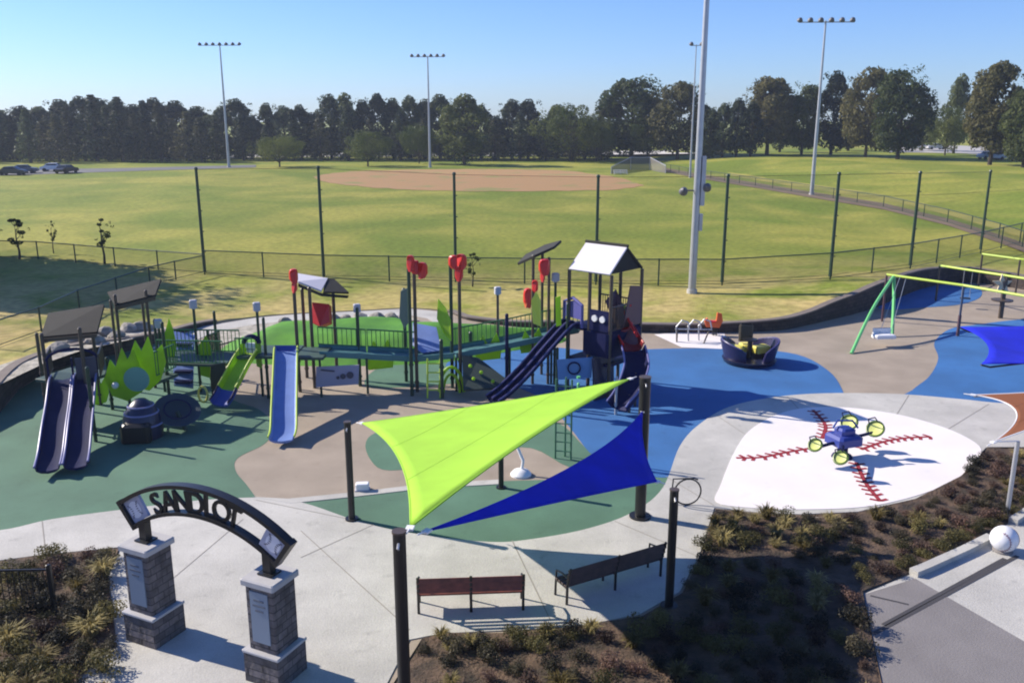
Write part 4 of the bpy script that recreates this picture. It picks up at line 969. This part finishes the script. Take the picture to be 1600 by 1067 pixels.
b = MB(); c = pt(897, 575, 30.95); b.tube([c+Vector((.22*math.cos(q), -.03, .22*math.sin(q))) for q in [2*math.pi*i/16 for i in range(16)]], .03, 6, closed=True); b.build('panel_wheel', navy, t, True)
for a in ((870, 618, 545, postg), (928, 618, 560, postg), (885, 612, 475, postg), (903, 640, 600, mint), (962, 648, 590, steel)): post(t, a[0], a[1], a[2], a[3], .05)
pslab(t, [(926, 560, 30.8), (958, 556, 31.6), (958, 622, 31.4), (928, 626, 30.6)], .08, mat('dark_navy_plastic', (.012, .016, .05), .35), 'wall_panel')
for a in ((832, 600, 400, postb), (856, 600, 404, postb), (846, 585, 395, postb)): post(t, a[0], a[1], a[2], a[3], .055)
pslab(t, [(809, 413, 33.6), (835, 401, 32.4), (866, 387, 32.6), (877, 377, 33.8), (852, 384, 34.8), (822, 399, 34.6)], .09, roofd, 'roof')
post(t, 866, 600, 440, postg, .05, greyp)
topper(t, 852, 418, 31.2, 17, 26, rz=.3); topper(t, 848, 432, 31.3, 8, 18)
topper(t, 826, 466, 31.4, 12, 32, rz=.4, m=redp); topper(t, 836, 448, 31.5, 10, 20, m=redp); topper(t, 822, 474, 31.4, 6, 14, m=orange, nm='orange_topper')
pslab(t, [(830, 470, 31.3), (838, 455, 31.3), (845, 470, 31.3), (845, 510, 31.2), (833, 505, 31.2)], .06, mat('yellow_lime_plastic', (.55, .62, .06), .4), 'leaf_panel')
pslab(t, [(868, 465, 31.6), (876, 462, 31.6), (877, 508, 31.6), (869, 510, 31.6)], .06, lime, 'lime_panel')

for za, zb_ in ((1.5, 2.38),):
    b = MB(); b.slab([O+U*.99-V_*.9+Z*za, O+U*.99+V_*.9+Z*za, O+U*.99+V_*.9+Z*zb_, O+U*.99-V_*.9+Z*zb_], .06); b.build('side_panel', navy, t)
    b = MB(); b.slab([O-U*.2-V_*1.0+Z*za, O+U*.95-V_*1.0+Z*za, O+U*.95-V_*1.0+Z*zb_, O-U*.2-V_*1.0+Z*zb_], .06); b.build('side_panel', navy, t)
pslab(t, [(946, 470, 32.2), (962, 452, 32.8), (976, 490, 32.4), (1000, 540, 31.2), (990, 556, 30.9), (966, 520, 31.8)], .07, mat('mauve_panel', (.17, .075, .085), .5), 'slide_side_wall')
# ---- freestanding pieces seen round the sails
p = G(878, 716); t = thing('ladder_climber', p, 'green vertical ladder climber seen between the lime and blue sails', 'climber')
for dx, dy in ((-.2, 0), (.1, .15), (.26, -.1)): pipe(t, [(p.x+dx, p.y+dy, 0), (p.x+dx, p.y+dy, 2.5)], .03, mat('ladder_green', (.05, .16, .09), .5), 'pole')
for k in range(8): pipe(t, [(p.x-.2, p.y, .25+k*.29), (p.x+.26, p.y-.1, .25+k*.29)], .018, mat('ladder_green', (.05, .16, .09), .5), 'rung', 6)
p = G(814, 742); t = thing('tilted_spinner', p, 'white leaning pole on a round white foot beneath the lime sail', 'spinner')
b = MB(); b.lathe(p, [(.30, 0), (.30, .05), (.22, .14), (.06, .2)], 22); b.build('foot', whitep, t, True); pipe(t, [p+Vector((.02, 0, .15)), p+Vector((.06, .05, .42)), p+Vector((-.3, .25, 1.25))], .045, whitep, 'pole')
p = G(783, 762); t = thing('marker_post', p, 'short dark post standing under the lime sail at the green edge', 'post')
b = MB(); b.cyl(p, p+Z*1.9, .075, n=14); b.cyl(p+Z*1.9, p+Z*1.94, .085, n=14); b.build('pole', black, t, True); b = MB(); b.cyl(p, p+Z*.04, .14, n=14); b.build('base_plate', black, t, True)
p = G(566, 767); t = thing('sign_box', p, 'small white box at the end of the thin kerb beside the left shade post', 'box')
b = MB(); b.bbox((p.x, p.y+.05, .12), (.36, .24, .2), .1, .02); b.build('lid', whitep, t); b = MB(); b.box((p.x, p.y+.05, .03), (.4, .28, .05), .1); b.build('base', greyp, t)
p = G(1078, 790); t = thing('hoop_rack', p, 'dark metal hoop rack beside the plaza post', 'bike rack')
pipe(t, [p+Vector((-.5, .1, 0)), p+Vector((-.45, .1, .72)), p+Vector((.1, .1, .74)), p+Vector((.2, .1, .70))], .022, black, 'bar')
b = MB(); b.tube([p+Vector((-.08+.36*math.cos(q), .05*math.cos(q), .40+.36*math.sin(q))) for q in [2*math.pi*i/26 for i in range(26)]], .022, 8, closed=True); b.build('hoop', black, t, True)

# ---- right side: spinner bowl, rocker frame, orange rider
p = G(1170, 566); t = thing('spinner_bowl', p, 'navy two sided spinner with lime seats on the blue surfacing', 'merry go round')
b = MB(); b.cyl(p+Z*.06, p+Z*.2, 1.05, 1.12, 28); b.build('platform', mat('dark_navy_plastic', (.012, .016, .05), .35), t, True)
for s in (-1, 1):
    b = MB(); vs = []; n = 15
    for k in range(n):
        q = R(-70+140*k/(n-1)); ca = math.cos(q)*s; sa = math.sin(q); h = .48+.46*math.cos(q*1.0)+.06*(k % 2)
        for r, z in ((1.02, .15), (1.22, h), (1.12, h), (.92, .2)): vs.append(p+Vector((ca*r, sa*r*.9, z)))
    b.add(vs, [(i*4+j, i*4+(j+1) % 4, i*4+4+(j+1) % 4, i*4+4+j) for i in range(n-1) for j in range(4)]+[(0, 1, 2, 3), (n*4-1, n*4-2, n*4-3, n*4-4)]); b.build('wing', mat('plum_navy', (.022, .02, .075), .35), t, True)
    b = MB(); b.tube([p+Vector((math.cos(R(a))*s*1.17, math.sin(R(a))*1.05, .53+.46*math.cos(R(a)))) for a in range(-60, 61, 10)], .04, 6); b.build('grab_rail', mat('violet_dull', (.05, .045, .15), .4), t, True)
for k in range(3):
    b = MB(); q = R(30+k*60); b.bbox(p+Vector((.62*math.cos(q), .55*math.sin(q), .52)), (.75, .5, .28), q, .06); b.build('seat', yellowp, t)
b = MB(); b.lathe(p, [(.12, .2), (.1, .9), (.3, .95), (.3, 1.0), (.05, 1.02)], 16); b.build('centre_wheel', black, t, True)
b = MB(); b.bbox(p+Vector((-.05, .55, 1.15)), (.6, .16, .75), 0, .06); b.build('backrest', mat('dark_olive', (.06, .05, .035), .6), t)
p = G(1078, 534); t = thing('balance_frame', p, 'grey looped tube frame on the white patch behind the spinner', 'climber')
for k, sx in enumerate((-.55, .0, .5)):
    q = p+Vector((sx, .1*k, 0)); pipe(t, [q+Vector((-.05, 0, 0)), q+Vector((-.1, 0, .7)), q+Vector((.15, 0, 1.0)), q+Vector((.42, 0, .92)), q+Vector((.5, 0, .6))], .035, steel, 'loop')
pipe(t, [p+Vector((-.7, 0, .6)), p+Vector((1.0, .1, .55))], .03, steel, 'cross_bar'); pipe(t, [p+Vector((.85, 0, .55)), p+Vector((.55, -.35, 0))], .035, postb, 'leg'); pipe(t, [p+Vector((-.6, 0, .6)), p+Vector((-.62, -.1, 0))], .035, postb, 'leg')
p = G(1116, 524); t = thing('spring_rider', p, 'orange red spring rider in front of the dark wall behind the spinner', 'spring rider')
b = MB(); b.tube([p+Vector((.12*math.cos(q), .12*math.sin(q), .02+q*.013)) for q in [i*.5 for i in range(56)]], .02, 6); b.build('spring', black, t, True)
b = MB(); b.slab([p+Vector(v) for v in ((-.4, 0, .42), (.2, 0, .38), (.35, 0, .7), (.28, 0, 1.05), (.08, 0, 1.1), (.05, 0, .72), (-.25, 0, .66), (-.38, 0, .85), (-.5, 0, .7))], .16); b.build('body', orange, t)
b = MB(); b.bbox(p+Vector((-.12, 0, .68)), (.3, .3, .06), 0, .02); b.build('seat', redp, t)

# ---- rocker on the ball pad
p = G(1322, 722); p = Vector((p.x, p.y+.35, 0)); t = thing('four_seat_rocker', p, 'blue four armed rocker with lime round seats on the white ball pad', 'seesaw')
b = MB(); b.bbox(p+Vector((0, 0, .62)), (.86, .8, .30), .35, .08); b.bbox(p+Vector((.02, .02, .86)), (.5, .46, .22), .35, .06); b.build('hub', mat('rocker_blue', (.03, .05, .26), .4), t)
b = MB(); b.lathe(p, [(.32, .02), (.28, .1), (.16, .16), (.14, .5)], 18); b.build('base', navy, t, True)
b = MB(); b.tube([p+Vector((-.35, 0, .95)), p+Vector((-.2, .1, 1.15)), p+Vector((.25, .1, 1.15)), p+Vector((.4, 0, .95))], .03, 8); b.build('grab_bar', bluep, t, True)
for px_, py_, z in ((1327, 657, .80), (1368, 667, .82), (1268, 692, .62), (1308, 712, .60)):
    c = G(px_+(6 if px_ < 1320 else 0), py_+4, z); ar = pipe(t, [p+Vector((0, 0, .55)), (p+c)/2+Vector((0, 0, .25)), c-Vector((0, 0, .08))], .05, navy, 'arm')
    Mt = (Matrix.Rotation(R(38), 3, 'X') @ Matrix.Rotation(R(-28), 3, 'Y')) @ Matrix.Scale(.80 if py_ < 680 else .62, 3)
    b = MB(); b.lathe(c, [(.02, -.05), (.25, -.05), (.31, .02), (.31, .07), (.24, .05), (.02, .02)], 22, Mt); s_ = b.build('seat', mat('seat_lime', (.66, .70, .22), .4), t, True)
    b = MB(); b.tube([c+Mt @ Vector((.31*math.cos(q), .31*math.sin(q), .06)) for q in [2*math.pi*i/22 for i in range(22)]], .035, 6, closed=True); b.build('seat_ring', mat('seat_ring_green', (.10, .16, .03), .45), s_, True)
    b = MB(); b.tube([c+Mt @ Vector((-.16, .26, .05)), c+Mt @ Vector((-.12, .28, .4)), c+Mt @ Vector((.12, .28, .4)), c+Mt @ Vector((.16, .26, .05))], .02, 6); b.build('handle', navy, s_, True)

# ---- swings
def swing_beam(parent, pts, m=limem): return pipe(parent, pts, .06, m, 'top_beam')
zb = 2.42
t = thing('swing_frame', G(1394, 526), 'green arched swing frame with lime beam and one white seat', 'swing')
pA = G(1378, 502); pB = G(1496, 525); pC = G(1650, 560); apex = Vector((G(1384, 452, 2.45).x, G(1384, 452, 2.45).y, 2.45))
tA = Vector((pA.x, pA.y, pt(1379, 429, pA.y).z)); tB = Vector((pB.x, pB.y, pt(1498, 446, pB.y).z)); tC = Vector((pC.x, pC.y, tB.z))
pipe(t, [pA, tA], .06, mat('purple_brown_post', (.09, .045, .06), .5), 'post'); pipe(t, [pB, pB+Z*1.0], .075, mat('purple_brown_post', (.09, .045, .06), .5), 'post_sleeve'); pipe(t, [pB, tB], .055, mat('slate_post', (.05, .07, .12), .5), 'post'); pipe(t, [pC, tC], .06, postg, 'post')
swing_beam(t, [tA, tB]); swing_beam(t, [tB, tC])
g1 = G(1330, 553); g2 = G(1394, 527)
mid = tA.lerp(tB, .10)-Z*.05
for gq in (g1, g2):
    pipe(t, smooth_open([gq, gq.lerp(mid, .45)+Z*.35+(gq-mid).normalized()*.15, gq.lerp(mid, .85)+Z*.15, mid], 6), .075, mint, 'leg')
sp = G(1382, 541); st_ = Vector((sp.x, sp.y, .45))
b = MB(); b.bbox(st_+Vector((-.08, 0, .02)), (.95, .5, .16), .1, .05); b.bbox(st_+Vector((-.08, .28, .2)), (.85, .08, .26), .1, .03); sw = b.build('seat', whitep, t)
b = MB()
for s in (-.3, .2): b.tube([st_+Vector((s, 0, .1)), Vector((mid.x+s*.6+.35, mid.y-.3, 2.35))], .012, 5)
b.build('chain', steel, sw); 
for k in (.55, .75):
    q = tA.lerp(tB, k); 
t = thing('swing_frame', G(1462, 487), 'lime beamed swing frame behind the green arched one', 'swing')
pA = G(1462, 470); pB = G(1565, 497); pC = G(1680, 520); tA = Vector((pA.x, pA.y, pt(1463, 415, pA.y).z)); tB = Vector((pB.x, pB.y, pt(1571, 431, pB.y).z)); tC = Vector((pC.x, pC.y, tB.z))
for a_, c_ in ((pA, tA), (pB, tB), (pC, tC)): pipe(t, [a_, c_], .06, postb, 'post')
swing_beam(t, [tA, tB]); swing_beam(t, [tB, tC])
q = tA.lerp(tB, .45)
b = MB(); b.bbox((q.x, q.y, .55), (.5, .25, .06), -.3, .02); sw = b.build('seat', black, t); b = MB()
for s in (-.22, .22): b.tube([(q.x+s, q.y, .55), (q.x+s, q.y, q.z)], .012, 5)
b.build('chain', steel, sw)
t = thing('swing_frame', GL(1530, 440), 'farthest lime beamed swing frame near the wall at the right', 'swing')
pA = G(1528, 452); pB = G(1586, 462); pC = G(1680, 475); tA = Vector((pA.x, pA.y, pt(1528, 397, pA.y).z)); tB = Vector((pB.x, pB.y, tA.z)); tC = Vector((pC.x, pC.y, tA.z))
for a_, c_ in ((pA, tA), (pB, tB), (pC, tC)): pipe(t, [a_, c_], .055, postb, 'post')
swing_beam(t, [tA, tB]); swing_beam(t, [tB, tC])
p = G(1562, 497); t = thing('spinner_post', p, 'brown post with cream petals and a dark wheel near the right edge', 'spinner')
pipe(t, [p, p+Z*1.9], .09, postb, 'post'); b = MB(); b.lathe(p, [(.1, .85), (.5, .9), (.52, .96), (.1, 1.0)], 20); b.build('wheel', postb, t, True)
cm = mat('cream_plastic', (.62, .52, .34), .5)
for k in range(5):
    q = R(90+72*k); c = p+Vector((-.1, 0, 1.75)); d = Vector((math.cos(q), .25*math.sin(q), math.sin(q))); n_ = Vector((-d.z, 0, d.x))
    b = MB(); b.slab([c, c+d*.2+n_*.12, c+d*.52, c+d*.2-n_*.12], .06, (0, 1, 0)); b.build('petal', cm, t)
# ================================================================ SHADE SAILS AND POSTS
def shade_post(bx, by, ty, label, r, p=None, z=None):
    p = p or G(bx, by); z = z or pt(bx, ty, p.y).z; t = thing('shade_post', p, label, 'post')
    b = MB(); b.cyl(p-Z*.1, (p.x, p.y, z), r, n=18); b.build('pole', black, t, True)
    b = MB(); b.cyl((p.x, p.y, z), (p.x, p.y, z+.03), r+.01, n=18); b.build('post_cap', postb, t, True)
    b = MB(); b.cyl((p.x, p.y, .02), (p.x, p.y, .06), r*2.0, n=18); b.build('base_plate', black, t, True)
    b = MB(); b.tube([(p.x, p.y-r, z-.12), (p.x, p.y-r-.08, z-.16), (p.x, p.y-r-.02, z-.2)], .018, 6); b.build('eye_bolt', steel, t, True)
    return Vector((p.x, p.y, z))
K1 = shade_post(550, 812, 660, 'left black shade post at the corner of the green surfacing', .085)
K2 = shade_post(1000, 808, 590, 'tall black shade post on the right where both sails meet', .14)
K3 = shade_post(0, 0, 0, 'thick black shade post in the foreground beside the left bench', .092, Vector((-1.56, 11.25, 0)), 4.42)
K4 = shade_post(1045, 948, 766, 'short black shade post between the bench and the planting bed', .09)
def sail(cs, pull, label, m, sagz=.15, name='shade_sail'):
    """triangular membrane: edges curve inward, middle hangs"""
    A, B_, C_ = [Vector(c) for c in cs]; cen = (A+B_+C_)/3; N = 22; b = MB(); idx = {}
    def P(i, j):
        a, c = i/N, j/N; d = 1-a-c; p = A*a+B_*c+C_*d
        for (u, v, w_, q, r_) in ((a, c, d, A, B_), (c, d, a, B_, C_), (d, a, c, C_, A)):
            mid = (q+r_)/2; s = (cen-mid); p = p+s*pull[(q is B_)+2*(q is C_)]*1.5*4*u*v*(1-w_)**2
        return p-Vector((0, 0, sagz*27*a*c*d))
    for i in range(N+1):
        for j in range(N+1-i): idx[i, j] = len(b.v); b.v.append(P(i, j))
    for i in range(N):
        for j in range(N-i):
            b.f.append((idx[i, j], idx[i+1, j], idx[i, j+1]))
            if i+j < N-1: b.f.append((idx[i+1, j], idx[i+1, j+1], idx[i, j+1]))
    t = thing(name, cen, label, 'shade sail'); o = b.build('membrane', m, t, True)
    md = o.modifiers.new('thick', 'SOLIDIFY'); md.thickness = .008
    hem = [P(N-k, k) for k in range(N)]+[P(0, N-k) for k in range(N)]+[P(k, 0) for k in range(N)]
    b = MB(); b.tube(hem, .016, 6, closed=True); b.build('hem', m, t, True)
    for k in (6, 13):
        b = MB(); b.tube([P(k, j)+Vector((0, 0, .006)) for j in range(N+1-k)], .006, 4); b.build('seam', m, o)
    for q in (A, B_, C_):
        b = MB(); d = (q-cen).normalized(); b.box(q+d*.02, (.13, .11, .03), math.atan2(d.y, d.x)); b.tube([q, q+d*.25], .014, 6); b.build('corner_fitting', whitep, t)
    return t
def towards(k, c, d): v = (Vector(c)-k); return k+v.normalized()*d
g1_ = pt(566, 661, K1.y-.02); g2_ = pt(984, 592, K2.y+.05); g3_ = pt(641, 824, K3.y+.3)
sail((g1_, g2_, g3_), (.06, .09, .11), 'bright lime triangular shade sail stretched over the plaza edge', limef, .10)
b1_ = pt(1004, 643, K2.y-.1); b2_ = pt(1026, 752, K4.y+.75); b3_ = pt(668, 829, K3.y+.55)
sail((b1_, b2_, b3_), (.08, .02, .38), 'deep blue triangular shade sail under and right of the lime one', bluef, .05)
# right edge: blue sail and brown sail, each carried by arms from a post outside the view
s1 = pt(1500, 511, 30.0); s2 = pt(1533, 569, 25.8); s3 = pt(1790, 500, 29.5); s4 = pt(1790, 566, 25.8)
t = thing('shade_sail', s1, 'blue four cornered shade sail cut by the right edge above the blue surfacing', 'shade sail')
b = MB(); N = 14; idx = {}
for i in range(N+1):
    for j in range(N+1):
        u, v = i/N, j/N; p = (s1*(1-u)+s3*u)*(1-v)+(s2*(1-u)+s4*u)*v
        p = p+Vector((.55*4*v*(1-v)*(1-u)**3, -.25*4*u*(1-u)*(1-v)**2, -.25*16*u*v*(1-u)*(1-v))); b.v.append(p)
b.f = [(i*(N+1)+j, (i+1)*(N+1)+j, (i+1)*(N+1)+j+1, i*(N+1)+j+1) for i in range(N) for j in range(N)]
o = b.build('membrane', bluef, t, True); md = o.modifiers.new('thick', 'SOLIDIFY'); md.thickness = .008
hub_ = Vector((s4.x+.6, 27.5, s4.z-.1))
for s in (s1, s2): pipe(t, [hub_, s+(hub_-s)*.06-Z*.12, s-Z*.02], .03, black, 'support_arm', 6)
pipe(t, [Vector((hub_.x, hub_.y, 0)), hub_], .12, black, 'pole')
r1_ = pt(1522, 617, 22.6); r2_ = pt(1553, 690, 20.6); r3_ = pt(1880, 590, 21.5)
p = G(1573, 806); kp_ = Vector((p.x, p.y, 2.05)); t = thing('sail_post', p, 'slim grey post carrying the lower corner of the brown sail', 'post')
b = MB(); b.cyl(p, kp_, .055, n=12); b.build('pole', steel, t, True); b = MB(); b.cyl(p, p+Z*.05, .12, n=12); b.build('base_plate', steel, t, True); pipe(t, [kp_, r2_], .02, whitep, 'cable')
t = sail((r1_, r3_, r2_), (.1, .1, .3), 'brown triangular shade sail cut by the right edge with a pale hem', brownf, .05)
for ch in t.children:
    if ch.name.startswith('hem'): ch.data.materials.clear(); ch.data.materials.append(whitep)
pipe(t, [Vector((r3_.x, r3_.y, 0)), r3_], .12, black, 'pole'); pipe(t, [r3_-Z*.1, r1_-Z*.05], .02, steel, 'cable', 6)

# ================================================================ ENTRANCE ARCH
O = Vector((-5.70, 15.04, 0)); u = Vector((.905, -.425, 0)).normalized(); nf = Vector((-.425, -.905, 0)).normalized(); rz = math.atan2(u.y, u.x)
def pillar(s, label, mark):
    c = O+u*s; t = thing('stone_pillar', c, label, 'pillar')
    b = MB(); b.bbox(c+Z*.3, (.80, .80, .6), rz, .02); b.build('plinth', stone, t)
    b = MB(); b.bbox(c+Z*.635, (.83, .83, .05), rz, .015); b.build('ledge', capst, t)
    b = MB(); b.bbox(c+Z*1.30, (.62, .62, 1.26), rz, .02); b.build('shaft', stone, t)
    b = MB(); b.bbox(c+Z*1.20, (.64, .64, .05), rz, .01); 
    b = MB(); b.bbox(c+Z*2.0, (.74, .74, .12), rz, .025); b.build('capstone', capst, t)
    b = MB(); b.box(c+nf*.315+Z*1.34, (.40, .03, 1.0), rz); pq = b.build('plaque', plaque, t)
    b = MB()
    for k, w_ in enumerate((.22, .28, .18)): b.box(c+nf*.334+Z*(1.68-.1*k), (w_, .008, .035), rz)
    b.build('plaque_lines', mat('plaque_ink', (.10, .12, .16), .5), pq)
    return t
pillar(-1.5, 'left stone entrance pillar in shade at the end of the left planting bed', 0); pillar(1.5, 'right stone entrance pillar with the sunlit pale capstone', 1)
t = thing('entrance_arch', O, 'black arched sign reading SANDLOT between two stone pillars', 'sign')
Ro, Ri, zc = 3.50, 2.90, -.05; HA = R(36)
def arcp(r, a, off=0): return O+u*(r*math.sin(a))+Z*(zc+r*math.cos(a))+nf*off
def band(r0, r1, name, dep=.09):
    b = MB(); n = 36; vs = []
    for i in range(n+1):
        a = -HA+2*HA*i/n; vs += [arcp(r0, a, dep), arcp(r1, a, dep), arcp(r1, a, -dep), arcp(r0, a, -dep)]
    b.add(vs, [(i*4+j, i*4+(j+1) % 4, i*4+4+(j+1) % 4, i*4+4+j) for i in range(n) for j in range(4)]+[(0, 1, 2, 3), (n*4+3, n*4+2, n*4+1, n*4)]); b.build(name, black, t)
band(Ro-.075, Ro, 'top_band'); band(Ri, Ri+.065, 'bottom_band')
for sg in (-1, 1):
    a = sg*HA; d = (arcp(Ro, a)-arcp(Ri, a)).normalized(); b = MB()
    b.slab([arcp(Ri-.02, a-.016*sg, .095), arcp(Ro+.02, a-.016*sg, .095), arcp(Ro+.02, a+.012*sg, .095), arcp(Ri-.02, a+.012*sg, .095)], .19, nf)
    for i in range(len(b.v)): b.v[i] = b.v[i]-nf*.095
    b.build('end_bar', black, t)
    s = 1.5*sg; zt = zc+math.sqrt((Ri+.03)**2-s*s); c = O+u*s
    b = MB(); b.box(c+Z*((2.07+zt)/2), (.17, .15, zt-2.07), rz); b.build('support_post', black, t)
    b = MB(); b.box(c+Z*2.085, (.32, .28, .03), rz); b.build('foot_plate', black, t)
    # emblem plate: pale square with a ball and its stitching
    a = sg*HA*.87; Mq = Matrix((u, Z, nf)).transposed() @ Matrix.Rotation(-a, 3, 'Z'); cc = arcp((Ro+Ri)/2, a, 0)
    b = MB(); b.add([cc+Mq @ Vector(v) for v in [(x, y, z) for z in (-.03, .03) for y in (-.23, .23) for x in (-.25, .25)]], [(0, 2, 3, 1), (4, 5, 7, 6), (0, 1, 5, 4), (2, 6, 7, 3), (0, 4, 6, 2), (1, 3, 7, 5)])
    pl_ = b.build('emblem_plate', mat('emblem_grey', (.40, .40, .50), .5), t)
    b = MB(); b.add([cc+Mq @ Vector((.17*math.cos(q), .17*math.sin(q), .036)) for q in [2*math.pi*i/28 for i in range(28)]], [tuple(range(28))]); b.build('ball_emblem', mat('emblem_pale', (.66, .65, .72), .5), pl_)
    b = MB()
    for sx in (-1, 1):
        for k in range(7):
            q = R(-54+18*k); x = sx*(.21-.13*math.cos(q)); y = .15*math.sin(q)
            b.box((0, 0, 0), (.05, .014, .004)); 
            for i in range(-8, 0): b.v[i] = cc+Mq @ (Matrix.Rotation(sx*(.5*math.sin(q)), 3, 'Z') @ b.v[i]+Vector((x, y, .041)))
    b.build('ball_stitching', mat('emblem_ink', (.06, .06, .10), .5), pl_)
dg = None
for ch, frac in zip('SANDLOT', (-.575, -.41, -.235, -.06, .10, .25, .395)):
    fc = bpy.data.curves.new('letter', 'FONT'); fc.body = ch; fc.size = .56; fc.extrude = .025; fc.offset = .008; fc.align_x = 'CENTER'; fc.resolution_u = 4
    fo = bpy.data.objects.new('tmp', fc); C.objects.link(fo); bpy.context.view_layer.update()
    me = bpy.data.meshes.new_from_object(fo.evaluated_get(bpy.context.evaluated_depsgraph_get())); bpy.data.objects.remove(fo)
    a = frac*HA; Mq = Matrix((u, Z, nf)).transposed() @ Matrix.Rotation(-a, 3, 'Z')
    ys = [v.co.y for v in me.vertices]; h = max(ys)-min(ys); y0 = min(ys); b = MB(); c0 = arcp(Ri+.05, a)
    b.add([c0+Mq @ Vector((v.co.x*1.0, (v.co.y-y0)/h*(Ro-Ri-.175), v.co.z)) for v in me.vertices], [tuple(p_.vertices) for p_ in me.polygons]); bpy.data.meshes.remove(me)
    b.build('letter', black, t)

# ================================================================ BENCHES, FENCE, BOLLARD
def bench(a, c, label, wm):
    a, c = Vector(a), Vector(c); d = (c-a); L = d.length; d.normalize(); back = Vector((d.y, -d.x, 0)); m0 = (a+c)/2; ang = math.atan2(d.y, d.x)
    t = thing('park_bench', m0, label, 'bench')
    def at(x, y, z): return m0+d*x-back*y+Z*z     # y forward (away from the camera), seat in front of the back
    for nm, ys in (('seat', [(.10+.115*k, .44) for k in range(4)]),):
        b = MB()
        for y, z in ys: b.bbox(at(0, y, z), (L, .095, .04), ang, .008)
        b.build(nm, wm, t)
    b = MB()
    for k in range(3):
        z = .56+k*.125; b.box(at(0, .02-k*.035, z), (L, .032, .11), M=Matrix.Rotation(ang, 4, 'Z') @ Matrix.Rotation(-.25, 4, 'X'))
    b.build('backrest', wm, t)
    for x in (-L/2+.03, 0, L/2-.03):
        b = MB(); b.tube([at(x, .06, 0), at(x, .05, .42), at(x, -.08, .90)], .03, 8); b.tube([at(x, .06, .40), at(x, .50, .40), at(x, .52, 0)], .028, 8)
        b.build('leg', black, t, True)
        if x: b = MB(); b.tube([at(x, 0, .64), at(x, .25, .66), at(x, .48, .62), at(x, .50, .40)], .022, 8); b.build('armrest', black, t, True)
    return t
bench(G(652, 962), G(820, 956), 'red brown wooden bench facing the playground beside the thick shade post', wood)
bench(G(886, 948), G(1036, 902), 'dark angled bench in front of the short black shade post', woodd)
t = thing('garden_fence', G(85, 958), 'black metal fence panel at the left planting bed', 'fence')
f0 = G(86, 958); f1 = Vector((f0.x-4.2, f0.y-.15, 0))
b = MB(); b.bbox(f0+Z*.56, (.09, .09, 1.12), 0, .015); b.build('post', black, t); b = MB(); b.bbox(f1.lerp(f0, .35)+Z*.56, (.07, .07, 1.12), 0, .015); b.build('post', black, t)
b = MB()
for z in (.14, 1.0): b.box((f0+f1)/2+Z*z, ((f1-f0).length, .035, .04), math.atan2(f0.y-f1.y, f0.x-f1.x))
b.build('rail', black, t); b = MB()
for k in range(1, 34): q = f1.lerp(f0, k/34); b.box(q+Z*.57, (.014, .014, .86))
b.build('picket', black, t)
p = G(1566, 862); t = thing('ball_bollard', p, 'white baseball shaped bollard at the edge of the footpath', 'bollard')
b = MB(); b.sphere(p+Z*.34, .31, 28); b.build('ball', mat('ball_white', (.72, .72, .74), .5, var=.05, vscale=6), t, True)
b = MB(); b.lathe(p, [(.22, .0), (.22, .06), (.16, .1)], 20); b.build('base', concd, t, True)
for s in (-1, 1):
    b = MB(); ps = []
    for k in range(25):
        q = R(-75+150*k/24); v = Vector((s*(.17-.0*math.cos(q))+s*.10*(1-math.cos(q)), -.28*math.cos(q), .28*math.sin(q))).normalized()*.312; ps.append(p+Z*.34+Matrix.Rotation(.5, 3, 'Z') @ v)
    b.tube(ps, .007, 5)
    for k in range(2, 23, 2):
        v = (ps[k]-p-Z*.34); tx = (ps[k+1]-ps[k-1]).normalized(); w_ = v.cross(tx).normalized(); b.tube([ps[k]-w_*.03+tx*.01, ps[k]+v*.005, ps[k]+w_*.03+tx*.01], .006, 4)
    b.build('seam', mat('seam_grey', (.25, .12, .14), .6), t)

# ================================================================ HAZE
hb = MB(); hb.box((0, 330, 12.5), (700, 760, 29))
hz = bpy.data.materials.new('haze_air'); hz.use_nodes = True; hn = hz.node_tree; hn.nodes.remove(hn.nodes['Principled BSDF'])
pv = hn.nodes.new('ShaderNodeVolumePrincipled'); pv.inputs['Density'].default_value = .00032; pv.inputs['Color'].default_value = (.75, .85, 1, 1); pv.inputs['Anisotropy'].default_value = .2
hn.links.new(pv.outputs[0], hn.nodes['Material Output'].inputs['Volume'])
hh = hb.build('haze', hz); hh['kind'] = 'stuff'
